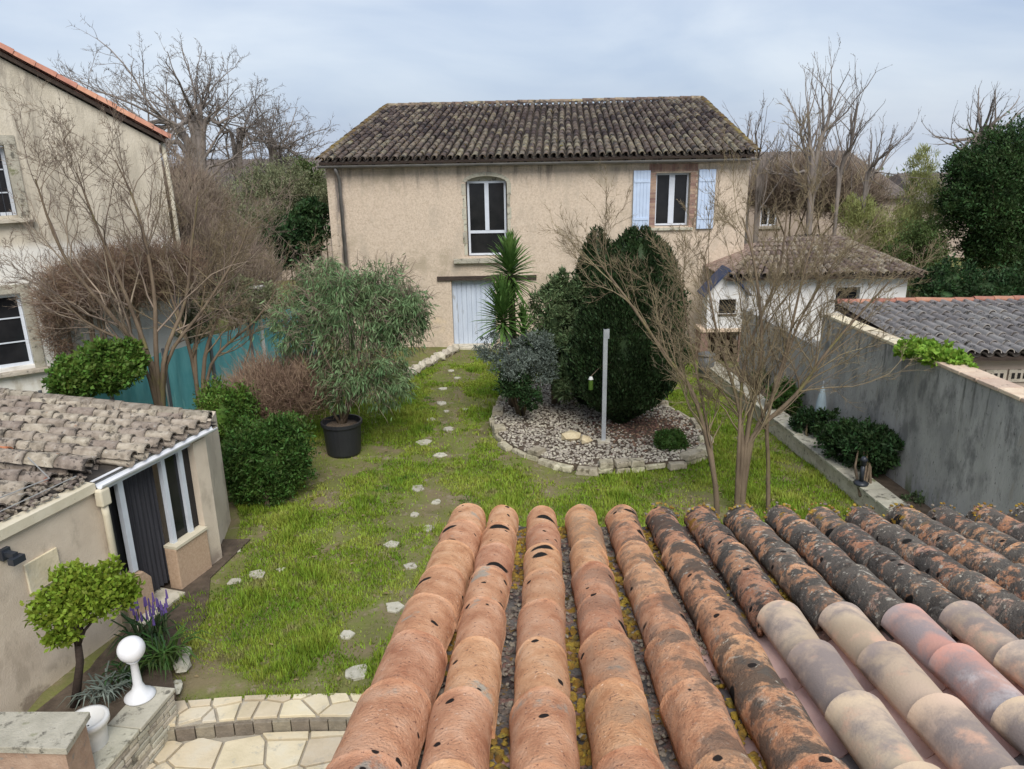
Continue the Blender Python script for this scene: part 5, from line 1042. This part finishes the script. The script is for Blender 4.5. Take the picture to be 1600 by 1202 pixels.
for i in range(26):
    b_ = G(U(215, 262), U(985, 1012), .1); e = b_ + Vector((U(-.08, .08), U(-.06, .06), U(.34, .55))); ls.tube([b_, e], .004, 4); lf.tube([e - Vector((0, 0, .06)), e + Vector((0, 0, .06))], [.016, .007], 6)
ls.build('stems', m_olive, LV, world=True, kind='stuff'); lf.build('flowers', m_purple, LV, world=True, kind='stuff')
for (px, py, d, lab) in ((285, 1040, .22, 'largest rough pale stone edging the iris clump'), (292, 1020, .14, 'smallest pale stone edging the iris clump, farthest from the patio'), (275, 1075, .18, 'pale stone beside the end of the dry stone wall at the patio')):
    p = G(px, py, .04); o = link('edging_stone', MB().lump((0, 0, 0), (d, d * 1.6, .12), .3, .12).mesh('edging_stone', m_whitestone), M=Matrix.Translation((p.x, p.y, .05))); tag(o, lab, 'stone', 'stones edging the iris clump')

# ================================================================== TILED ROOF IN THE FOREGROUND
ud = Vector((.99900, -.04466, 0)); vd = Vector((-.04366, -.97666, .21028)); wd_ = ud.cross(vd).normalized(); wd_ = wd_ if wd_.z > 0 else -wd_
crest0 = Vector((.16, 3.85, 3.70)); RO = crest0 - wd_ * .125
FR = empty('tiled_outbuilding', (.16, 3.85, 0)); tag(FR, 'old clay tiled roof of the outbuilding below the viewer with some new tiles', 'roof'); IF = inv(FR)
SP = .22
def RM(k, v, h=0.0): return frame(RO + ud * (k * SP) + vd * v + wd_ * h, -ud, vd)
EXP = .35; R0t = .086
oldv = [halfpipe(.43, R0t + .002 * i, R0t * .965, 16, 12, .016, jit=.0032, seed=20 + i, arch=1.12).mesh('roof_tile', m_oldtile, True) for i in range(5)]
newv = [halfpipe(.43, R0t, R0t * .82, 16, 6, .013, jit=0, arch=1.0).mesh('roof_tile', mm_, True) for mm_ in (m_newtile, m_newtile2)]
chv = halfpipe(.45, .085, .072, 8, 3, .013, flip=True).mesh('channel_tile', m_channel, True); chn = halfpipe(.45, .085, .072, 8, 3, .013, flip=True).mesh('channel_tile', m_newchan, True); chg = halfpipe(.45, .085, .072, 8, 3, .013, flip=True).mesh('channel_tile', m_greychan, True)
NR = random.Random(5)
for k_ in range(-2, 14):
    off = NR.uniform(-.1, .1)
    new_from = {4: 1.42, 5: 1.43, 6: 1.44, 7: 1.41, 8: 1.9}.get(k_, 1.5 if k_ > 8 else 99)
    # old part
    v = 0.0; j = 0
    while v < 3.8:
        isnew = v > new_from - .17
        if isnew: break
        kx = -1.93 if k_ == -2 else k_; bg_ = Matrix.Diagonal((1.22, 1, 1.1, 1)) if k_ == -2 else Matrix()
        M = RM(kx + NR.uniform(-.03, .03), v - .02 + (off if j else 0) * .4, .035 + NR.uniform(-.003, .004)) @ Matrix.Rotation(NR.uniform(-.02, .02), 4, 'Z') @ Matrix.Rotation(-.024 + NR.uniform(-.012, .012), 4, 'X') @ Matrix.Rotation(NR.uniform(-.05, .05), 4, 'Y') @ bg_
        link('roof_tile', NR.choice(oldv), FR, IF @ M); v += EXP; j += 1
    v = new_from
    while v < 3.9:
        M = RM(k_ + NR.uniform(-.01, .01), v, .052) @ Matrix.Rotation(-.05, 4, 'X'); me = newv[1] if (k_ == 6 and v < 1.9) else newv[0]
        link('roof_tile', me, FR, IF @ M, label='smooth new mottled cream roof tile'); v += .34
    v = -.03 if k_ > -2 else 9
    while v < 3.8:
        c_new = v > new_from - .1 or v > {3: 1.15}.get(k_, 99); me = (chn if NR.random() < .6 else chg) if c_new else chv
        link('channel_tile', me, FR, IF @ (RM(k_ - .5 + NR.uniform(-.02, .02), v, .075) @ Matrix.Rotation(-.03, 4, 'X'))); v += .36
# debris and lichen in the gutters and at the tile ends
li = MB(); de = MB()
for k_ in range(-1, 14):
    for _ in range(520):
        v = U(0, 3.2); new_from = {4: 1.42, 5: 1.43, 6: 1.44, 7: 1.41, 8: 1.9}.get(k_, 1.5 if k_ > 8 else 99)
        if v > new_from - .05 or (k_ == 4 and v > 1.1): continue
        q = math.sin(v * 3.1 + k_ * 2.3) + .6 * math.sin(v * 9 + k_); yel = q > .3 and k_ < 7 and NR.random() < .8; x = U(-.035, .035); p = RO + ud * ((k_ - .5) * SP + x) + vd * v + wd_ * (.006 + abs(x) * .4); d_ = U(.006, .021) * (1.5 if yel else 1)
        (li if yel else de).lump(p, (d_, d_ * 1.3, d_ * .6), U(0, 3), .3)
for k_ in range(3, 14):
    for _ in range(36):
        if NR.random() < .4: continue
        a = U(.25, 2.9); p = RO + ud * (k_ * SP - math.cos(a) * .094) + vd * U(-.03, .05) + wd_ * (.05 + math.sin(a) * .098); d_ = U(.008, .024); (li if NR.random() < .7 else de).lump(p, (d_, d_, d_ * .7), 0, .3)
li.build('yellow_lichen', m_lichen, FR, world=True, kind='stuff'); de.build('roof_grit', m_debris, FR, world=True, kind='stuff')
dk = MB(); a_, b_2, c_, d_ = RO + ud * -.46 + vd * .03 - wd_ * .03, RO + ud * 3.05 + vd * .03 - wd_ * .03, RO + ud * 3.05 + vd * 3.9 - wd_ * .03, RO + ud * -.46 + vd * 3.9 - wd_ * .03
dk.add([a_, b_2, c_, d_] + [q - wd_ * .08 for q in (a_, b_2, c_, d_)], [(0, 1, 2, 3), (7, 6, 5, 4), (0, 4, 5, 1), (1, 5, 6, 2), (2, 6, 7, 3), (3, 7, 4, 0)]); dk.build('roof_deck', m_channel, FR, world=True)
fz = MB(); a_ = RO + ud * -.52 - wd_ * .06; b_2 = RO + ud * 3.05 - wd_ * .06; fz.tube([a_ + Vector((0, .06, -.02)), b_2 + Vector((0, .06, -.02))], .055, 10); fz.build('gutter', m_zinc, FR, world=True, smooth=True)
wl = MB(); wl.b2((-.42, 0, -.3), (2.95, -.25, 3.45)); wl.b2((-.42, -4.2, -.3), (-.2, -.252, 3.45)); wl.build('wall', m_extrender, FR)
